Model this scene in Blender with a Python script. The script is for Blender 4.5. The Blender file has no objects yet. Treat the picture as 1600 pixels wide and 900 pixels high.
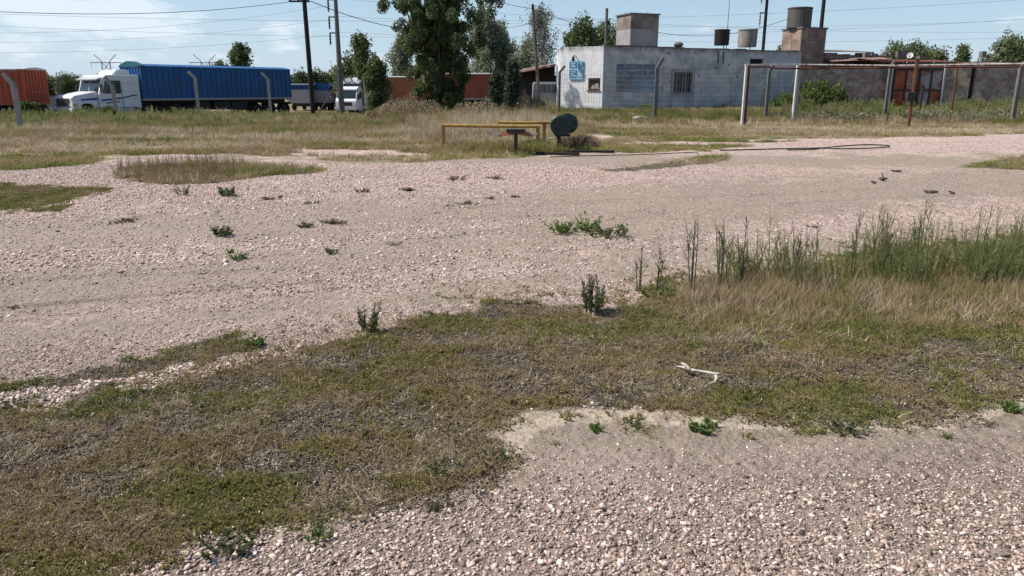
import bpy, math, random
import numpy as np
from mathutils import Vector, Matrix, noise as mnoise
R = math.radians
SC = bpy.context.scene
COL = SC.collection
rng = np.random.default_rng(7)
random.seed(7)

# ------------------------------------------------------------------ camera, sky, sun, exposure
EYE = 1.6; FPX = 1150.0; PITCH = math.atan((450 - 140) / FPX)
cam = bpy.data.cameras.new('camera'); cam_o = bpy.data.objects.new('camera', cam); COL.objects.link(cam_o)
cam.sensor_width = 36; cam.lens = 36 * FPX / 1600
cam_o.location = (0, 0, EYE); cam_o.rotation_euler = (R(90) - PITCH, 0, 0)
cam.clip_start = 0.05; cam.clip_end = 9000
SC.camera = cam_o
SC.view_settings.view_transform = 'Standard'; SC.view_settings.look = 'None'
SC.view_settings.exposure = 0.28; SC.view_settings.gamma = 1; SC.view_settings.use_curve_mapping = False
SC.render.engine = 'CYCLES'
SC.cycles.max_bounces = 6; SC.cycles.diffuse_bounces = 3; SC.cycles.transparent_max_bounces = 8

SUN_EL = R(50); SUN_DIR = Vector((-1.0, 0.06, 0)).normalized() * math.cos(SUN_EL) + Vector((0, 0, math.sin(SUN_EL)))
sl = bpy.data.lights.new('sun', 'SUN'); sl.energy = 4.95; sl.angle = R(0.53); sl.color = (1.0, .94, .85)
so = bpy.data.objects.new('sun', sl); COL.objects.link(so)
so.rotation_euler = SUN_DIR.to_track_quat('Z', 'Y').to_euler(); so.location = (0, 0, 30)

W = bpy.data.worlds.new('World'); SC.world = W; W.use_nodes = True
nt = W.node_tree; nt.nodes.clear()
def wn(t, **k):
    n = nt.nodes.new(t)
    for a, b in k.items(): setattr(n, a, b)
    return n
wout = wn('ShaderNodeOutputWorld'); bg = wn('ShaderNodeBackground'); sky = wn('ShaderNodeTexSky')
sky.sky_type = 'NISHITA'; sky.sun_disc = False; sky.sun_elevation = SUN_EL
sky.sun_rotation = math.atan2(SUN_DIR.x, SUN_DIR.y); sky.air_density = 1.0; sky.dust_density = 0.7; sky.ozone_density = 1.6
SKY_S = 0.098
bg.inputs['Strength'].default_value = SKY_S
tc = wn('ShaderNodeTexCoord'); sep = wn('ShaderNodeSeparateXYZ'); nt.links.new(tc.outputs['Generated'], sep.inputs[0])
def wm(op, a, b=None, c=None, clamp=False):
    n = wn('ShaderNodeMath', operation=op); n.use_clamp = clamp
    for i, v in enumerate((a, b, c)):
        if v is None: continue
        if isinstance(v, (int, float)): n.inputs[i].default_value = v
        else: nt.links.new(v, n.inputs[i])
    return n.outputs[0]
# clouds live in (azimuth, elevation), as a thin far layer near the horizon does
az = wm('ARCTAN2', sep.outputs['X'], sep.outputs['Y']); el = wm('ARCSINE', sep.outputs['Z'])
cv = wn('ShaderNodeCombineXYZ'); nt.links.new(wm('MULTIPLY', az, 7.0), cv.inputs[0]); nt.links.new(wm('MULTIPLY', el, 21.0), cv.inputs[1])
n1 = wn('ShaderNodeTexNoise'); n1.inputs['Scale'].default_value = 2.1; n1.inputs['Detail'].default_value = 8; n1.inputs['Roughness'].default_value = .58
nt.links.new(cv.outputs[0], n1.inputs['Vector'])
def bump_at(a0, e0, sa, se):
    da = wm('DIVIDE', wm('SUBTRACT', az, a0), sa); de = wm('DIVIDE', wm('SUBTRACT', el, e0), se)
    return wm('EXPONENT', wm('MULTIPLY', wm('ADD', wm('MULTIPLY', da, da), wm('MULTIPLY', de, de)), -1.0))
def azel(px, py): return math.atan((px - 800) / FPX * 0.97), math.radians(0) + math.atan((140 - py) / FPX)
b = None
for (px, py, w_, h_, k) in ((90, 42, 90, 24, .34), (200, 46, 80, 22, .36), (270, 62, 60, 16, .2), (60, 82, 160, 24, .16), (340, 42, 45, 12, .17), (380, 70, 90, 18, .1), (480, 60, 60, 25, .16), (250, 110, 260, 26, .12), (560, 90, 200, 30, .10),
                          (1010, 70, 120, 30, .16), (1110, 40, 60, 20, .08), (1360, 100, 220, 22, .10), (560, 20, 60, 10, .08), (0, 12, 60, 10, .22), (790, 40, 80, 40, .12), (-500, 0, 300, 60, .3), (2100, 20, 300, 60, .25)):
    a0, e0 = azel(px, py); t = wm('MULTIPLY', bump_at(a0, e0, w_ / FPX, h_ / FPX), k)
    b = t if b is None else wm('ADD', b, t)
cl = wm('SUBTRACT', wm('ADD', n1.outputs['Fac'], b), .70)
cl = wm('MULTIPLY', cl, 6.5, clamp=True)
cl = wm('MULTIPLY', cl, .66)
mx = wn('ShaderNodeMix', data_type='RGBA'); nt.links.new(cl, mx.inputs['Factor'])
# pale veil low over the horizon
veil = wm('EXPONENT', wm('MULTIPLY', wm('ABSOLUTE', el), -7.0)); veil = wm('MULTIPLY', veil, .70)
mv = wn('ShaderNodeMix', data_type='RGBA'); nt.links.new(veil, mv.inputs['Factor'])
hs = wn('ShaderNodeHueSaturation'); hs.inputs['Saturation'].default_value = 1.05
nt.links.new(sky.outputs[0], hs.inputs['Color'])
nt.links.new(hs.outputs[0], mv.inputs['A']); mv.inputs['B'].default_value = (4.5, 6.3, 8.7, 1)
nt.links.new(mv.outputs['Result'], mx.inputs['A']); mx.inputs['B'].default_value = (7.7, 8.3, 8.9, 1)
nt.links.new(mx.outputs['Result'], bg.inputs['Color']); nt.links.new(bg.outputs[0], wout.inputs[0])

# ------------------------------------------------------------------ numeric noise and terrain
def _h(i, j, s):
    n = (i.astype(np.int64) * 374761393 + j.astype(np.int64) * 668265263 + s * 1274126177) & 0x7fffffff
    n = ((n ^ (n >> 13)) * 1274126177) & 0x7fffffff
    return ((n ^ (n >> 16)) & 0xffff) / 65535.0
def vnoise(x, y, s=0):
    xi = np.floor(x); yi = np.floor(y); fx = x - xi; fy = y - yi
    fx = fx * fx * (3 - 2 * fx); fy = fy * fy * (3 - 2 * fy)
    a = _h(xi, yi, s); b_ = _h(xi + 1, yi, s); c = _h(xi, yi + 1, s); d = _h(xi + 1, yi + 1, s)
    return (a * (1 - fx) + b_ * fx) * (1 - fy) + (c * (1 - fx) + d * fx) * fy
def fbm(x, y, s=0, o=4):
    t = 0; a = .5; n = 0
    for k in range(o):
        t = t + a * vnoise(x * 2 ** k + 17.3 * k, y * 2 ** k - 9.1 * k, s + k); n += a; a *= .5
    return t / n
def sst(a, b_, v):
    t = np.clip((v - a) / (b_ - a), 0, 1); return t * t * (3 - 2 * t)
def terr(x, y):
    x = np.asarray(x, float); y = np.asarray(y, float)
    left = 1 - sst(-4, 3, x)
    z = -0.62 * sst(36, 68, y) * left + 0.35 * sst(34, 43, y) * (1 - left)
    z = z + (fbm(x * .35, y * .35, 3, 3) - .5) * .10 * sst(1.0, 3, y) * (1 - sst(30, 50, y))
    z = z + (fbm(x * 1.6, y * 1.6, 5, 3) - .5) * .035 * (1 - sst(20, 40, y))
    return z
cP, sP = math.cos(PITCH), math.sin(PITCH)
def to_px(x, y, z):
    dz = z - EYE
    f = y * cP - dz * sP; u = y * sP + dz * cP
    f = np.where(f > .05, f, .05)
    return 800 + FPX * x / f, 450 - FPX * u / f
def ray(px, py):
    a = (px - 800) / FPX; c = (450 - py) / FPX
    return Vector((a, cP + c * sP, -sP + c * cP))
def G(px, py):
    d = ray(px, py); z = 0.0
    for _ in range(25):
        t = (z - EYE) / d.z; z = .5 * z + .5 * float(terr(d.x * t, d.y * t))
    t = (z - EYE) / d.z
    return Vector((d.x * t, d.y * t, float(terr(d.x * t, d.y * t))))
def P(px, py, Y):
    d = ray(px, py); return Vector((0, 0, EYE)) + d * (Y / d.y)
def GZ(x, y): return Vector((x, y, float(terr(x, y))))
def inpoly(px, py, poly):
    r = np.zeros(px.shape, bool); n = len(poly)
    for i in range(n):
        x1, y1 = poly[i]; x2, y2 = poly[(i + 1) % n]
        if y1 == y2: continue
        c = ((y1 > py) != (y2 > py)) & (px < (x2 - x1) * (py - y1) / (y2 - y1) + x1); r ^= c
    return r

# ------------------------------------------------------------------ materials
def mat(name, col, rough=.8, var=.25, nscale=8, col2=None, bump=0., bscale=None, metal=0., spec=.3, trans=None, emis=None, stretch=None, detail=5, lo=.35, hi=.65, island=0.):
    m = bpy.data.materials.new(name); m.use_nodes = True; t = m.node_tree; n = t.nodes; L = t.links
    p = n['Principled BSDF']; p.inputs['Roughness'].default_value = rough; p.inputs['Metallic'].default_value = metal
    p.inputs['Specular IOR Level'].default_value = spec
    c1 = (*col, 1); c2 = (*(col2 if col2 else [v * (1 - var) for v in col]), 1)
    co = n.new('ShaderNodeTexCoord'); mp = n.new('ShaderNodeMapping'); L.new(co.outputs['Object'], mp.inputs[0])
    if stretch: mp.inputs['Scale'].default_value = stretch
    nz = n.new('ShaderNodeTexNoise'); nz.inputs['Scale'].default_value = nscale; nz.inputs['Detail'].default_value = detail; nz.inputs['Roughness'].default_value = .65
    L.new(mp.outputs[0], nz.inputs['Vector'])
    mr = n.new('ShaderNodeMapRange'); mr.inputs[1].default_value = lo; mr.inputs[2].default_value = hi; L.new(nz.outputs['Fac'], mr.inputs[0])
    mx = n.new('ShaderNodeMix'); mx.data_type = 'RGBA'; mx.inputs['A'].default_value = c1; mx.inputs['B'].default_value = c2
    L.new(mr.outputs[0], mx.inputs['Factor']); out = mx.outputs['Result']
    if island:
        g = n.new('ShaderNodeNewGeometry'); mr2 = n.new('ShaderNodeMapRange'); mr2.inputs[3].default_value = 1 - island; mr2.inputs[4].default_value = 1 + island
        L.new(g.outputs['Random Per Island'], mr2.inputs[0]); vm = n.new('ShaderNodeVectorMath'); vm.operation = 'SCALE'
        L.new(out, vm.inputs[0]); L.new(mr2.outputs[0], vm.inputs['Scale']); out = vm.outputs[0]
    L.new(out, p.inputs['Base Color'])
    if bump:
        nb = n.new('ShaderNodeTexNoise'); nb.inputs['Scale'].default_value = bscale or nscale * 3; nb.inputs['Detail'].default_value = 6
        L.new(mp.outputs[0], nb.inputs['Vector'])
        bm = n.new('ShaderNodeBump'); bm.inputs['Strength'].default_value = .6; bm.inputs['Distance'].default_value = bump
        L.new(nb.outputs['Fac'], bm.inputs['Height']); L.new(bm.outputs[0], p.inputs['Normal'])
    if trans:
        tr = n.new('ShaderNodeBsdfTranslucent'); L.new(out, tr.inputs[0]); ms = n.new('ShaderNodeMixShader'); ms.inputs[0].default_value = trans
        L.new(p.outputs[0], ms.inputs[1]); L.new(tr.outputs[0], ms.inputs[2]); L.new(ms.outputs[0], n['Material Output'].inputs[0])
    return m
M = {}
M['red'] = mat('red_metal', (.52, .085, .04), .55, .35, 2.5, (.34, .085, .05), stretch=(1.5, 1.5, .3), detail=8)
M['blue'] = mat('blue_metal', (.016, .13, .37), .5, .3, 2.2, (.03, .08, .17), stretch=(1.5, 1.5, .3), detail=8)
M['bluedark'] = mat('dark_blue', (.01, .06, .16), .6)
M['greencap'] = mat('teal_tarpaulin', (.012, .10, .14), .6)
M['brown'] = mat('brown_metal', (.40, .15, .07), .6, .3, 1.2)
M['redbrown'] = mat('maroon_metal', (.33, .09, .06), .6, .3, 1.2)
M['tarp'] = mat('pale_tarpaulin', (.62, .60, .58), .7, .2, 3)
M['white'] = mat('white_paint', (.74, .75, .77), .35, .12, 2, spec=.5)
M['offwhite'] = mat('grey_white_paint', (.5, .5, .52), .45, .15, 2)
M['glass'] = mat('dark_glass', (.015, .035, .035), .08, .2, 3, spec=.9)
M['black'] = mat('black_rubber', (.018, .018, .02), .8, .3, 6)
M['dark'] = mat('dark_steel', (.035, .033, .034), .6, .3, 6)
M['chrome'] = mat('bright_steel', (.6, .6, .62), .25, .2, 4, metal=.8)
M['amber'] = mat('amber_lamp', (.6, .25, .05), .3)
M['lamp'] = mat('lamp_glass', (.7, .72, .74), .15)
M['stripe'] = mat('blue_decal', (.03, .13, .38), .4)
M['grey'] = mat('grey_wall', (.22, .22, .24), .8, .25, .6)
M['palegrey'] = mat('pale_grey_panel', (.36, .35, .36), .7, .2, .8)
M['concrete'] = mat('concrete', (.36, .34, .31), .9, .35, 5, bump=.01)
M['conc_dark'] = mat('dark_concrete', (.17, .16, .155), .9, .35, 5)
M['rust'] = mat('rusty_steel', (.16, .055, .028), .85, .4, 9, (.09, .035, .022))
M['rustw'] = mat('flaking_white_paint', (.55, .52, .48), .7, .3, 6, (.19, .09, .06), lo=.5, hi=.62)
M['yellow'] = mat('worn_yellow_paint', (.50, .33, .08), .6, .4, 5, (.30, .15, .045))
M['wood'] = mat('weathered_wood', (.16, .125, .10), .9, .4, 4, stretch=(4, 4, .4))
M['darkpole'] = mat('tarred_wood', (.028, .022, .02), .8, .35, 4, stretch=(4, 4, .4))
M['wire'] = mat('cable', (.03, .03, .035), .6)
M['mesh'] = mat('galvanised_wire', (.075, .07, .068), .6, .3, 3)
M['green'] = mat('dark_green_paint', (.008, .034, .03), .5, .5, 6, spec=.4)
M['bark'] = mat('bark', (.10, .08, .065), .95, .4, 6, stretch=(2, 2, .6))
M['palebark'] = mat('pale_bark', (.34, .32, .29), .9, .4, 6)
M['stick'] = mat('bleached_wood', (.52, .47, .40), .8, .35, 25, (.26, .23, .19), bump=.004, lo=.45, hi=.7)
M['litter'] = mat('white_plastic', (.8, .8, .8), .5)
M['poster'] = mat('pale_blue_print', (.28, .52, .66), .5, .2, 3)
M['posterdark'] = mat('blue_print', (.04, .22, .42), .5, .4, 9)
M['posterwhite'] = mat('white_print', (.72, .78, .8), .5)
M['tank'] = mat('fibre_cement', (.30, .285, .26), .85, .35, 3, (.17, .15, .13), stretch=(2, 2, .5))
M['tankdark'] = mat('grey_green_tank', (.11, .105, .09), .7, .35, 2, stretch=(3, 3, .4))
M['roof'] = mat('rusty_roof_sheet', (.28, .22, .19), .8, .5, 2, (.17, .07, .05))

def wall_mat(name, base, stain, brick=None, row=.09, tall=1.0, pale=None, streak=True, blotch=.5):
    m = bpy.data.materials.new(name); m.use_nodes = True; t = m.node_tree; n = t.nodes; L = t.links; p = n['Principled BSDF']
    p.inputs['Roughness'].default_value = .9; p.inputs['Specular IOR Level'].default_value = .15
    co = n.new('ShaderNodeTexCoord'); src = co.outputs['UV']
    cur = None
    if brick:
        b_ = n.new('ShaderNodeTexBrick'); L.new(src, b_.inputs['Vector']); b_.inputs['Scale'].default_value = 1
        b_.inputs['Brick Width'].default_value = .27; b_.inputs['Row Height'].default_value = row; b_.inputs['Mortar Size'].default_value = .012
        b_.inputs['Color1'].default_value = (*base, 1); b_.inputs['Color2'].default_value = (*brick, 1); b_.inputs['Mortar'].default_value = (.30, .27, .25, 1)
        b_.inputs['Bias'].default_value = -.1
        cur = b_.outputs['Color']
    def blend(fac, colr):
        nonlocal cur
        mx = n.new('ShaderNodeMix'); mx.data_type = 'RGBA'; L.new(fac, mx.inputs['Factor'])
        if cur is None: mx.inputs['A'].default_value = (*base, 1)
        else: L.new(cur, mx.inputs['A'])
        mx.inputs['B'].default_value = (*colr, 1); cur = mx.outputs['Result']
    def nz(scale, st, lo, hi, mul=1., det=6):
        mp = n.new('ShaderNodeMapping'); mp.inputs['Scale'].default_value = st; L.new(src, mp.inputs[0])
        a = n.new('ShaderNodeTexNoise'); a.inputs['Scale'].default_value = scale; a.inputs['Detail'].default_value = det; a.inputs['Roughness'].default_value = .65; L.new(mp.outputs[0], a.inputs['Vector'])
        r = n.new('ShaderNodeMapRange'); r.inputs[1].default_value = lo; r.inputs[2].default_value = hi; r.inputs[4].default_value = mul; L.new(a.outputs['Fac'], r.inputs[0]); return r.outputs[0]
    blend(nz(.9, (1, 1, 1), .40, .66, .75), stain)
    if streak: blend(nz(1.6, (2.5, .35, 1), .52, .72, .55), [v * .75 for v in stain])
    if pale: blend(nz(1.3, (1, 1.3, 1), .50, .62, .7), pale)
    # damp top edge and mossy foot: v = height in metres
    sp = n.new('ShaderNodeSeparateXYZ'); L.new(src, sp.inputs[0])
    if tall:
        mr = n.new('ShaderNodeMapRange'); mr.inputs[1].default_value = tall - .32; mr.inputs[2].default_value = tall - .02; L.new(sp.outputs[1], mr.inputs[0])
        mu = n.new('ShaderNodeMath'); mu.operation = 'MULTIPLY'; L.new(mr.outputs[0], mu.inputs[0]); L.new(nz(2.5, (1.2, .5, 1), .35, .62, .9), mu.inputs[1])
        blend(mu.outputs[0], (.16, .125, .11))
    blend(nz(5, (1, 1, 1), .64, .72, blotch), (.12, .10, .09))
    L.new(cur, p.inputs['Base Color'])
    bm = n.new('ShaderNodeBump'); bm.inputs['Distance'].default_value = .02; bm.inputs['Strength'].default_value = .5; L.new(nz(9, (1, 1, 1), 0, 1), bm.inputs['Height']); L.new(bm.outputs[0], p.inputs['Normal'])
    return m

# ------------------------------------------------------------------ mesh builder
class MB:
    def __init__(s): s.v = []; s.f = []; s.m = []; s.uv = {}
    def _add(s, vs, fs, mi=0):
        o = len(s.v); s.v += [tuple(q) for q in vs]; s.f += [tuple(i + o for i in f) for f in fs]; s.m += [mi] * len(fs); return s
    def box(s, c, d, rot=0., mi=0, tilt=None):
        c = Vector(c); h = Vector(d) / 2
        Mx = Matrix.Rotation(rot, 3, 'Z') if tilt is None else tilt
        vs = [c + Mx @ Vector((x * h.x, y * h.y, z * h.z)) for x in (-1, 1) for y in (-1, 1) for z in (-1, 1)]
        return s._add(vs, [(0, 1, 3, 2), (4, 6, 7, 5), (0, 4, 5, 1), (2, 3, 7, 6), (0, 2, 6, 4), (1, 5, 7, 3)], mi)
    def bar(s, p0, p1, w, d, mi=0):
        p0 = Vector(p0); p1 = Vector(p1); a = p1 - p0; q = a.to_track_quat('Z', 'Y').to_matrix()
        return s.box((p0 + p1) / 2, (w, d, a.length), tilt=q, mi=mi)
    def tube(s, pts, rad, n=8, mi=0, cap=True):
        pts = [Vector(p) for p in pts]; 
        if not hasattr(rad, '__len__'): rad = [rad] * len(pts)
        vs = []; fs = []; up = None
        for i, p in enumerate(pts):
            a = (pts[min(i + 1, len(pts) - 1)] - pts[max(i - 1, 0)])
            if a.length < 1e-9: a = Vector((0, 0, 1))
            a.normalize()
            if up is None: up = a.orthogonal().normalized()
            up = (up - a * up.dot(a)); up = up.normalized() if up.length > 1e-6 else a.orthogonal().normalized()
            w = a.cross(up)
            for k in range(n):
                t = 2 * math.pi * k / n; vs.append(p + (up * math.cos(t) + w * math.sin(t)) * rad[i])
        for i in range(len(pts) - 1):
            for k in range(n): fs.append((i * n + k, i * n + (k + 1) % n, (i + 1) * n + (k + 1) % n, (i + 1) * n + k))
        if cap: fs.append(tuple(range(n - 1, -1, -1))); fs.append(tuple((len(pts) - 1) * n + k for k in range(n)))
        return s._add(vs, fs, mi)
    def prism(s, prof, y0, y1, mi=0, T=None):      # profile in (x,z), extruded in y
        n = len(prof); vs = [Vector((x, y0, z)) for x, z in prof] + [Vector((x, y1, z)) for x, z in prof]
        if T: vs = [T @ v for v in vs]
        return s._add(vs, [tuple(range(n)), tuple(range(2 * n - 1, n - 1, -1))] + [(i, i + n, (i + 1) % n + n, (i + 1) % n) for i in range(n)], mi)
    def quad(s, *p, mi=0): return s._add(p, [tuple(range(len(p)))], mi)
    def ico(s, c, r, sc=(1, 1, 1), mi=0, jit=0.):
        t = (1 + 5 ** .5) / 2
        b_ = [(-1, t, 0), (1, t, 0), (-1, -t, 0), (1, -t, 0), (0, -1, t), (0, 1, t), (0, -1, -t), (0, 1, -t), (t, 0, -1), (t, 0, 1), (-t, 0, -1), (-t, 0, 1)]
        fs = [(0, 11, 5), (0, 5, 1), (0, 1, 7), (0, 7, 10), (0, 10, 11), (1, 5, 9), (5, 11, 4), (11, 10, 2), (10, 7, 6), (7, 1, 8), (3, 9, 4), (3, 4, 2), (3, 2, 6), (3, 6, 8), (3, 8, 9), (4, 9, 5), (2, 4, 11), (6, 2, 10), (8, 6, 7), (9, 8, 1)]
        vs = []
        for q in b_:
            q = Vector(q).normalized() * r * (1 + random.uniform(-jit, jit)); vs.append(Vector(c) + Vector((q.x * sc[0], q.y * sc[1], q.z * sc[2])))
        return s._add(vs, fs, mi)
    def build(s, name, mats, parent=None, smooth=False, bevel=0., loc=None, uvm=False):
        me = bpy.data.meshes.new(name); me.from_pydata(s.v, [], s.f)
        for m_ in (mats if isinstance(mats, (list, tuple)) else [mats]): me.materials.append(m_)
        me.polygons.foreach_set('material_index', s.m)
        if smooth: me.polygons.foreach_set('use_smooth', [True] * len(s.f))
        if uvm:
            uv = me.uv_layers.new(name='UVMap'); 
            for pl in me.polygons:
                nn = pl.normal; 
                for li in pl.loop_indices:
                    v = me.vertices[me.loops[li].vertex_index].co
                    if abs(nn.z) > .7: uv.data[li].uv = (v.x, v.y)
                    else:
                        tx, ty = -nn.y, nn.x; l_ = math.hypot(tx, ty); uv.data[li].uv = ((v.x * tx + v.y * ty) / l_, v.z)
        me.update()
        o = bpy.data.objects.new(name, me); COL.objects.link(o)
        if parent: o.parent = parent
        if loc is not None: o.location = loc
        if bevel:
            bv = o.modifiers.new('bevel', 'BEVEL'); bv.width = bevel; bv.segments = 2; bv.limit_method = 'ANGLE'
        return o
def tag(o, label=None, cat=None, group=None, kind=None):
    if label: o['label'] = label
    if cat: o['category'] = cat
    if group: o['group'] = group
    if kind: o['kind'] = kind
    return o
def thing(name, label, cat, loc=(0, 0, 0), rz=0., group=None):
    o = bpy.data.objects.new(name, None); COL.objects.link(o); o.location = loc; o.rotation_euler = (0, 0, rz)
    o.empty_display_size = .2
    return tag(o, label, cat, group)
def fast_mesh(name, V, F, mats, parent=None, mi=None, smooth=False):
    """V (n,3), F (m,k) arrays"""
    me = bpy.data.meshes.new(name); k = F.shape[1]
    me.vertices.add(len(V)); me.vertices.foreach_set('co', V.astype(np.float32).ravel())
    me.loops.add(F.size); me.loops.foreach_set('vertex_index', F.astype(np.int32).ravel())
    me.polygons.add(len(F)); me.polygons.foreach_set('loop_start', (np.arange(len(F)) * k).astype(np.int32))
    for m_ in (mats if isinstance(mats, (list, tuple)) else [mats]): me.materials.append(m_)
    if mi is not None: me.polygons.foreach_set('material_index', mi.astype(np.int32))
    if smooth: me.polygons.foreach_set('use_smooth', np.ones(len(F), bool))
    me.update(calc_edges=True); me.validate()
    o = bpy.data.objects.new(name, me)
    if parent is not False: COL.objects.link(o)
    if parent: o.parent = parent
    return o
# ------------------------------------------------------------------ ground layout (surveyed outlines of the vegetated patches)
POLY_GRASS = [(-900, 700), (-200, 660), (0, 640), (130, 612), (240, 592), (330, 575), (420, 560), (500, 545), (560, 525), (620, 500), (700, 485), (760, 472), (860, 467), (900, 482), (960, 470), (1010, 452), (1080, 440), (1200, 420), (1300, 402), (1400, 385), (1600, 378), (2500, 360),
              (2500, 560), (1700, 595), (1600, 618), (1540, 640), (1480, 655), (1400, 650), (1300, 655), (1200, 660), (1100, 655), (1000, 655), (900, 640), (800, 650), (750, 668), (800, 705), (790, 730), (740, 765), (640, 788), (560, 802), (480, 818), (400, 832), (300, 852), (240, 885), (150, 920), (-100, 1100), (-900, 1500)]
POLY_STRIP = [(-300, 640), (0, 590), (150, 568), (250, 540), (330, 528), (395, 522), (412, 545), (330, 560), (200, 580), (100, 598), (0, 608), (-300, 660)]
POLY_LEFT = [(-700, 290), (0, 288), (180, 295), (100, 318), (0, 328), (-700, 380)]
POLY_STALK = [(180, 262), (250, 256), (380, 256), (500, 264), (480, 272), (330, 287), (260, 290), (190, 278)]
POLY_FAR = [(-4000, 290), (0, 266), (120, 258), (200, 247), (255, 240), (400, 243), (520, 250), (640, 255), (700, 250), (800, 248), (860, 240), (960, 238), (1100, 236), (1200, 224), (1350, 216), (1600, 209), (5500, 190), (5500, 141), (-4000, 141)]
POLY_ISLE = [(930, 266), (1000, 258), (1060, 250), (1140, 243), (1142, 248), (1060, 261), (960, 268)]
POLY_RIGHT = [(1500, 262), (1560, 248), (1640, 240), (2400, 232), (2400, 262), (1640, 266)]
POLY_STONE = [(-200, 660), (0, 600), (200, 585), (330, 562), (440, 545), (560, 520), (600, 500), (520, 545), (350, 592), (150, 625), (-200, 690)]
POLY_SAND = [(770, 652), (900, 640), (1100, 650), (1300, 650), (1480, 650), (1600, 612), (1800, 580), (1800, 622), (1600, 640), (1480, 668), (1300, 670), (1100, 672), (900, 664), (830, 676), (812, 700), (800, 740), (730, 790), (560, 822), (380, 850), (200, 900), (120, 900), (300, 845), (500, 812), (700, 765), (780, 720)]
BARE = [(560, 240, 120, 3), (330, 246, 200, 3), (640, 228, 60, 2), (1090, 225, 130, 3), (1230, 219, 120, 2), (1400, 221, 60, 2), (1560, 214, 60, 2), (30, 240, 40, 1.5), (760, 232, 30, 2), (280, 231, 60, 2), (940, 213, 40, 1.5), (540, 236, 90, 2)]
def masks(x, y, z):
    px, py = to_px(x, y, z); dist = np.maximum(y, 1.)
    s = np.clip(6. / dist, .25, 2.)
    wob = (fbm(x * 1.3, y * 1.3, 11, 4) - .5); wob2 = (fbm(x * 1.1 + 40, y * 1.1, 12, 4) - .5)
    fine = (fbm(x * 7, y * 7, 13, 3) - .5); fine2 = (fbm(x * 7 + 9, y * 7, 14, 3) - .5); wob = wob + fine * .55 * (y < 14); wob2 = wob2 + fine2 * .4 * (y < 14)
    far = py < 300
    ax = np.where(far, 60, 100); ay = np.where(far, 9, np.where(py > 640, 75, 46))
    qx = px + wob2 * ax; qy = py + wob * ay
    front = (y > .5) & (py < 1600)
    g = {}
    g['main'] = inpoly(qx, qy, POLY_GRASS) & front
    g['strip'] = inpoly(qx, qy, POLY_STRIP) & front
    g['left'] = inpoly(qx, qy, POLY_LEFT) & front
    g['stalk'] = inpoly(px + wob2 * 40, py + wob * 8, POLY_STALK) & front
    g['far'] = inpoly(px + wob2 * 60, py + wob * 7, POLY_FAR) & front
    g['isle'] = inpoly(px + wob2 * 30, py + wob * 7, POLY_ISLE) & front
    g['right'] = inpoly(px + wob2 * 30, py + wob * 9, POLY_RIGHT) & front
    g['stone'] = inpoly(qx, py + wob * 18, POLY_STONE) & front
    g['sand'] = inpoly(px + wob2 * 30, py + wob * 18, POLY_SAND) & front
    bare = np.zeros(px.shape, bool)
    for (cx, cy, rx, ry) in BARE: bare |= (((px + wob2 * 50 - cx) / rx) ** 2 + ((py + wob * 6 - cy) / ry) ** 2) < 1
    g['bare'] = bare
    veg = (g['main'] | g['strip'] | g['left'] | g['stalk'] | g['isle'] | g['right'] | (g['far'] & ~bare)).astype(float)
    veg = np.where(g['sand'] & g['main'], veg * .35, veg)
    g['veg'] = veg
    # vehicle-compacted dirt bands against coarse gravel
    def band(x0, y0, x1, y1, hw0, hw1):
        t = (px - x0) / (x1 - x0); c = y0 + (y1 - y0) * t; hw = np.clip(hw0 + (hw1 - hw0) * t, 2, 200)
        return np.exp(-((py + wob * 22 - c) / hw) ** 2)
    d = np.maximum(band(0, 460, 1000, 352, 48, 28), band(0, 525, 700, 455, 26, 18) * .8)
    d = np.maximum(d, band(850, 325, 1600, 285, 40, 34)); d = np.maximum(d, band(850, 250, 1600, 252, 10, 16) * .9); d = np.maximum(d, band(400, 425, 1050, 400, 26, 40) * .7)
    d = np.where(py > 640, np.clip(1.1 - (py - 655) / 120 + wob * .9, 0, 1), d)
    g['dirt'] = np.clip(d, 0, 1)
    rut = np.exp(-((py - (478 + (px - 30) * (440 - 478) / 470)) / 1.8) ** 2) * ((px > -400) & (px < 520)) * .7
    rut = rut + .4 * np.exp(-((py + wob * 8 - (438 + px * (420 - 438) / 470)) / 3) ** 2) * ((px > -400) & (px < 480))
    for (xa, ya, xb, yb, w_) in ((0, 448, 1000, 338, 1.6), (0, 500, 760, 430, 2.2), (200, 462, 1000, 376, 1.6), (880, 316, 1600, 286, 1.2), (900, 334, 1600, 300, 1.3)):
        rut = rut + .45 * np.exp(-((py + wob * 9 - (ya + (yb - ya) * (px - xa) / (xb - xa))) / w_) ** 2) * ((px > xa - 200) & (px < xb + 100) & (y < 14)) * np.clip(fbm(x * .8, y * 2, 19, 2) * 3 - 1, 0, 1)
    g['rut'] = rut
    g['px'] = px; g['py'] = py
    return g

ys = np.concatenate([np.linspace(-40, .6, 10), np.geomspace(1.0, 60, 720), np.geomspace(61, 5200, 60)])
us = np.concatenate([[-9, -4, -2], np.linspace(-1.15, 1.15, 620), [2, 4, 9]])
YY, UU = np.meshgrid(ys, us, indexing='ij'); XX = UU * np.maximum(YY + 2.2, 3.0)
ZZ = terr(XX, YY); g = masks(XX, YY, ZZ)
ZZ2 = ZZ - .012 * g['rut'] * (YY < 20) - .03 * np.exp(-((g['py'] - 548) / 9) ** 2 - ((g['px'] - 1080) / 130) ** 2)
V = np.stack([XX, YY, ZZ2], -1).reshape(-1, 3); ny, nx = XX.shape
I = np.arange(ny * nx).reshape(ny, nx); F = np.stack([I[:-1, :-1], I[:-1, 1:], I[1:, 1:], I[1:, :-1]], -1).reshape(-1, 4)

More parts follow.
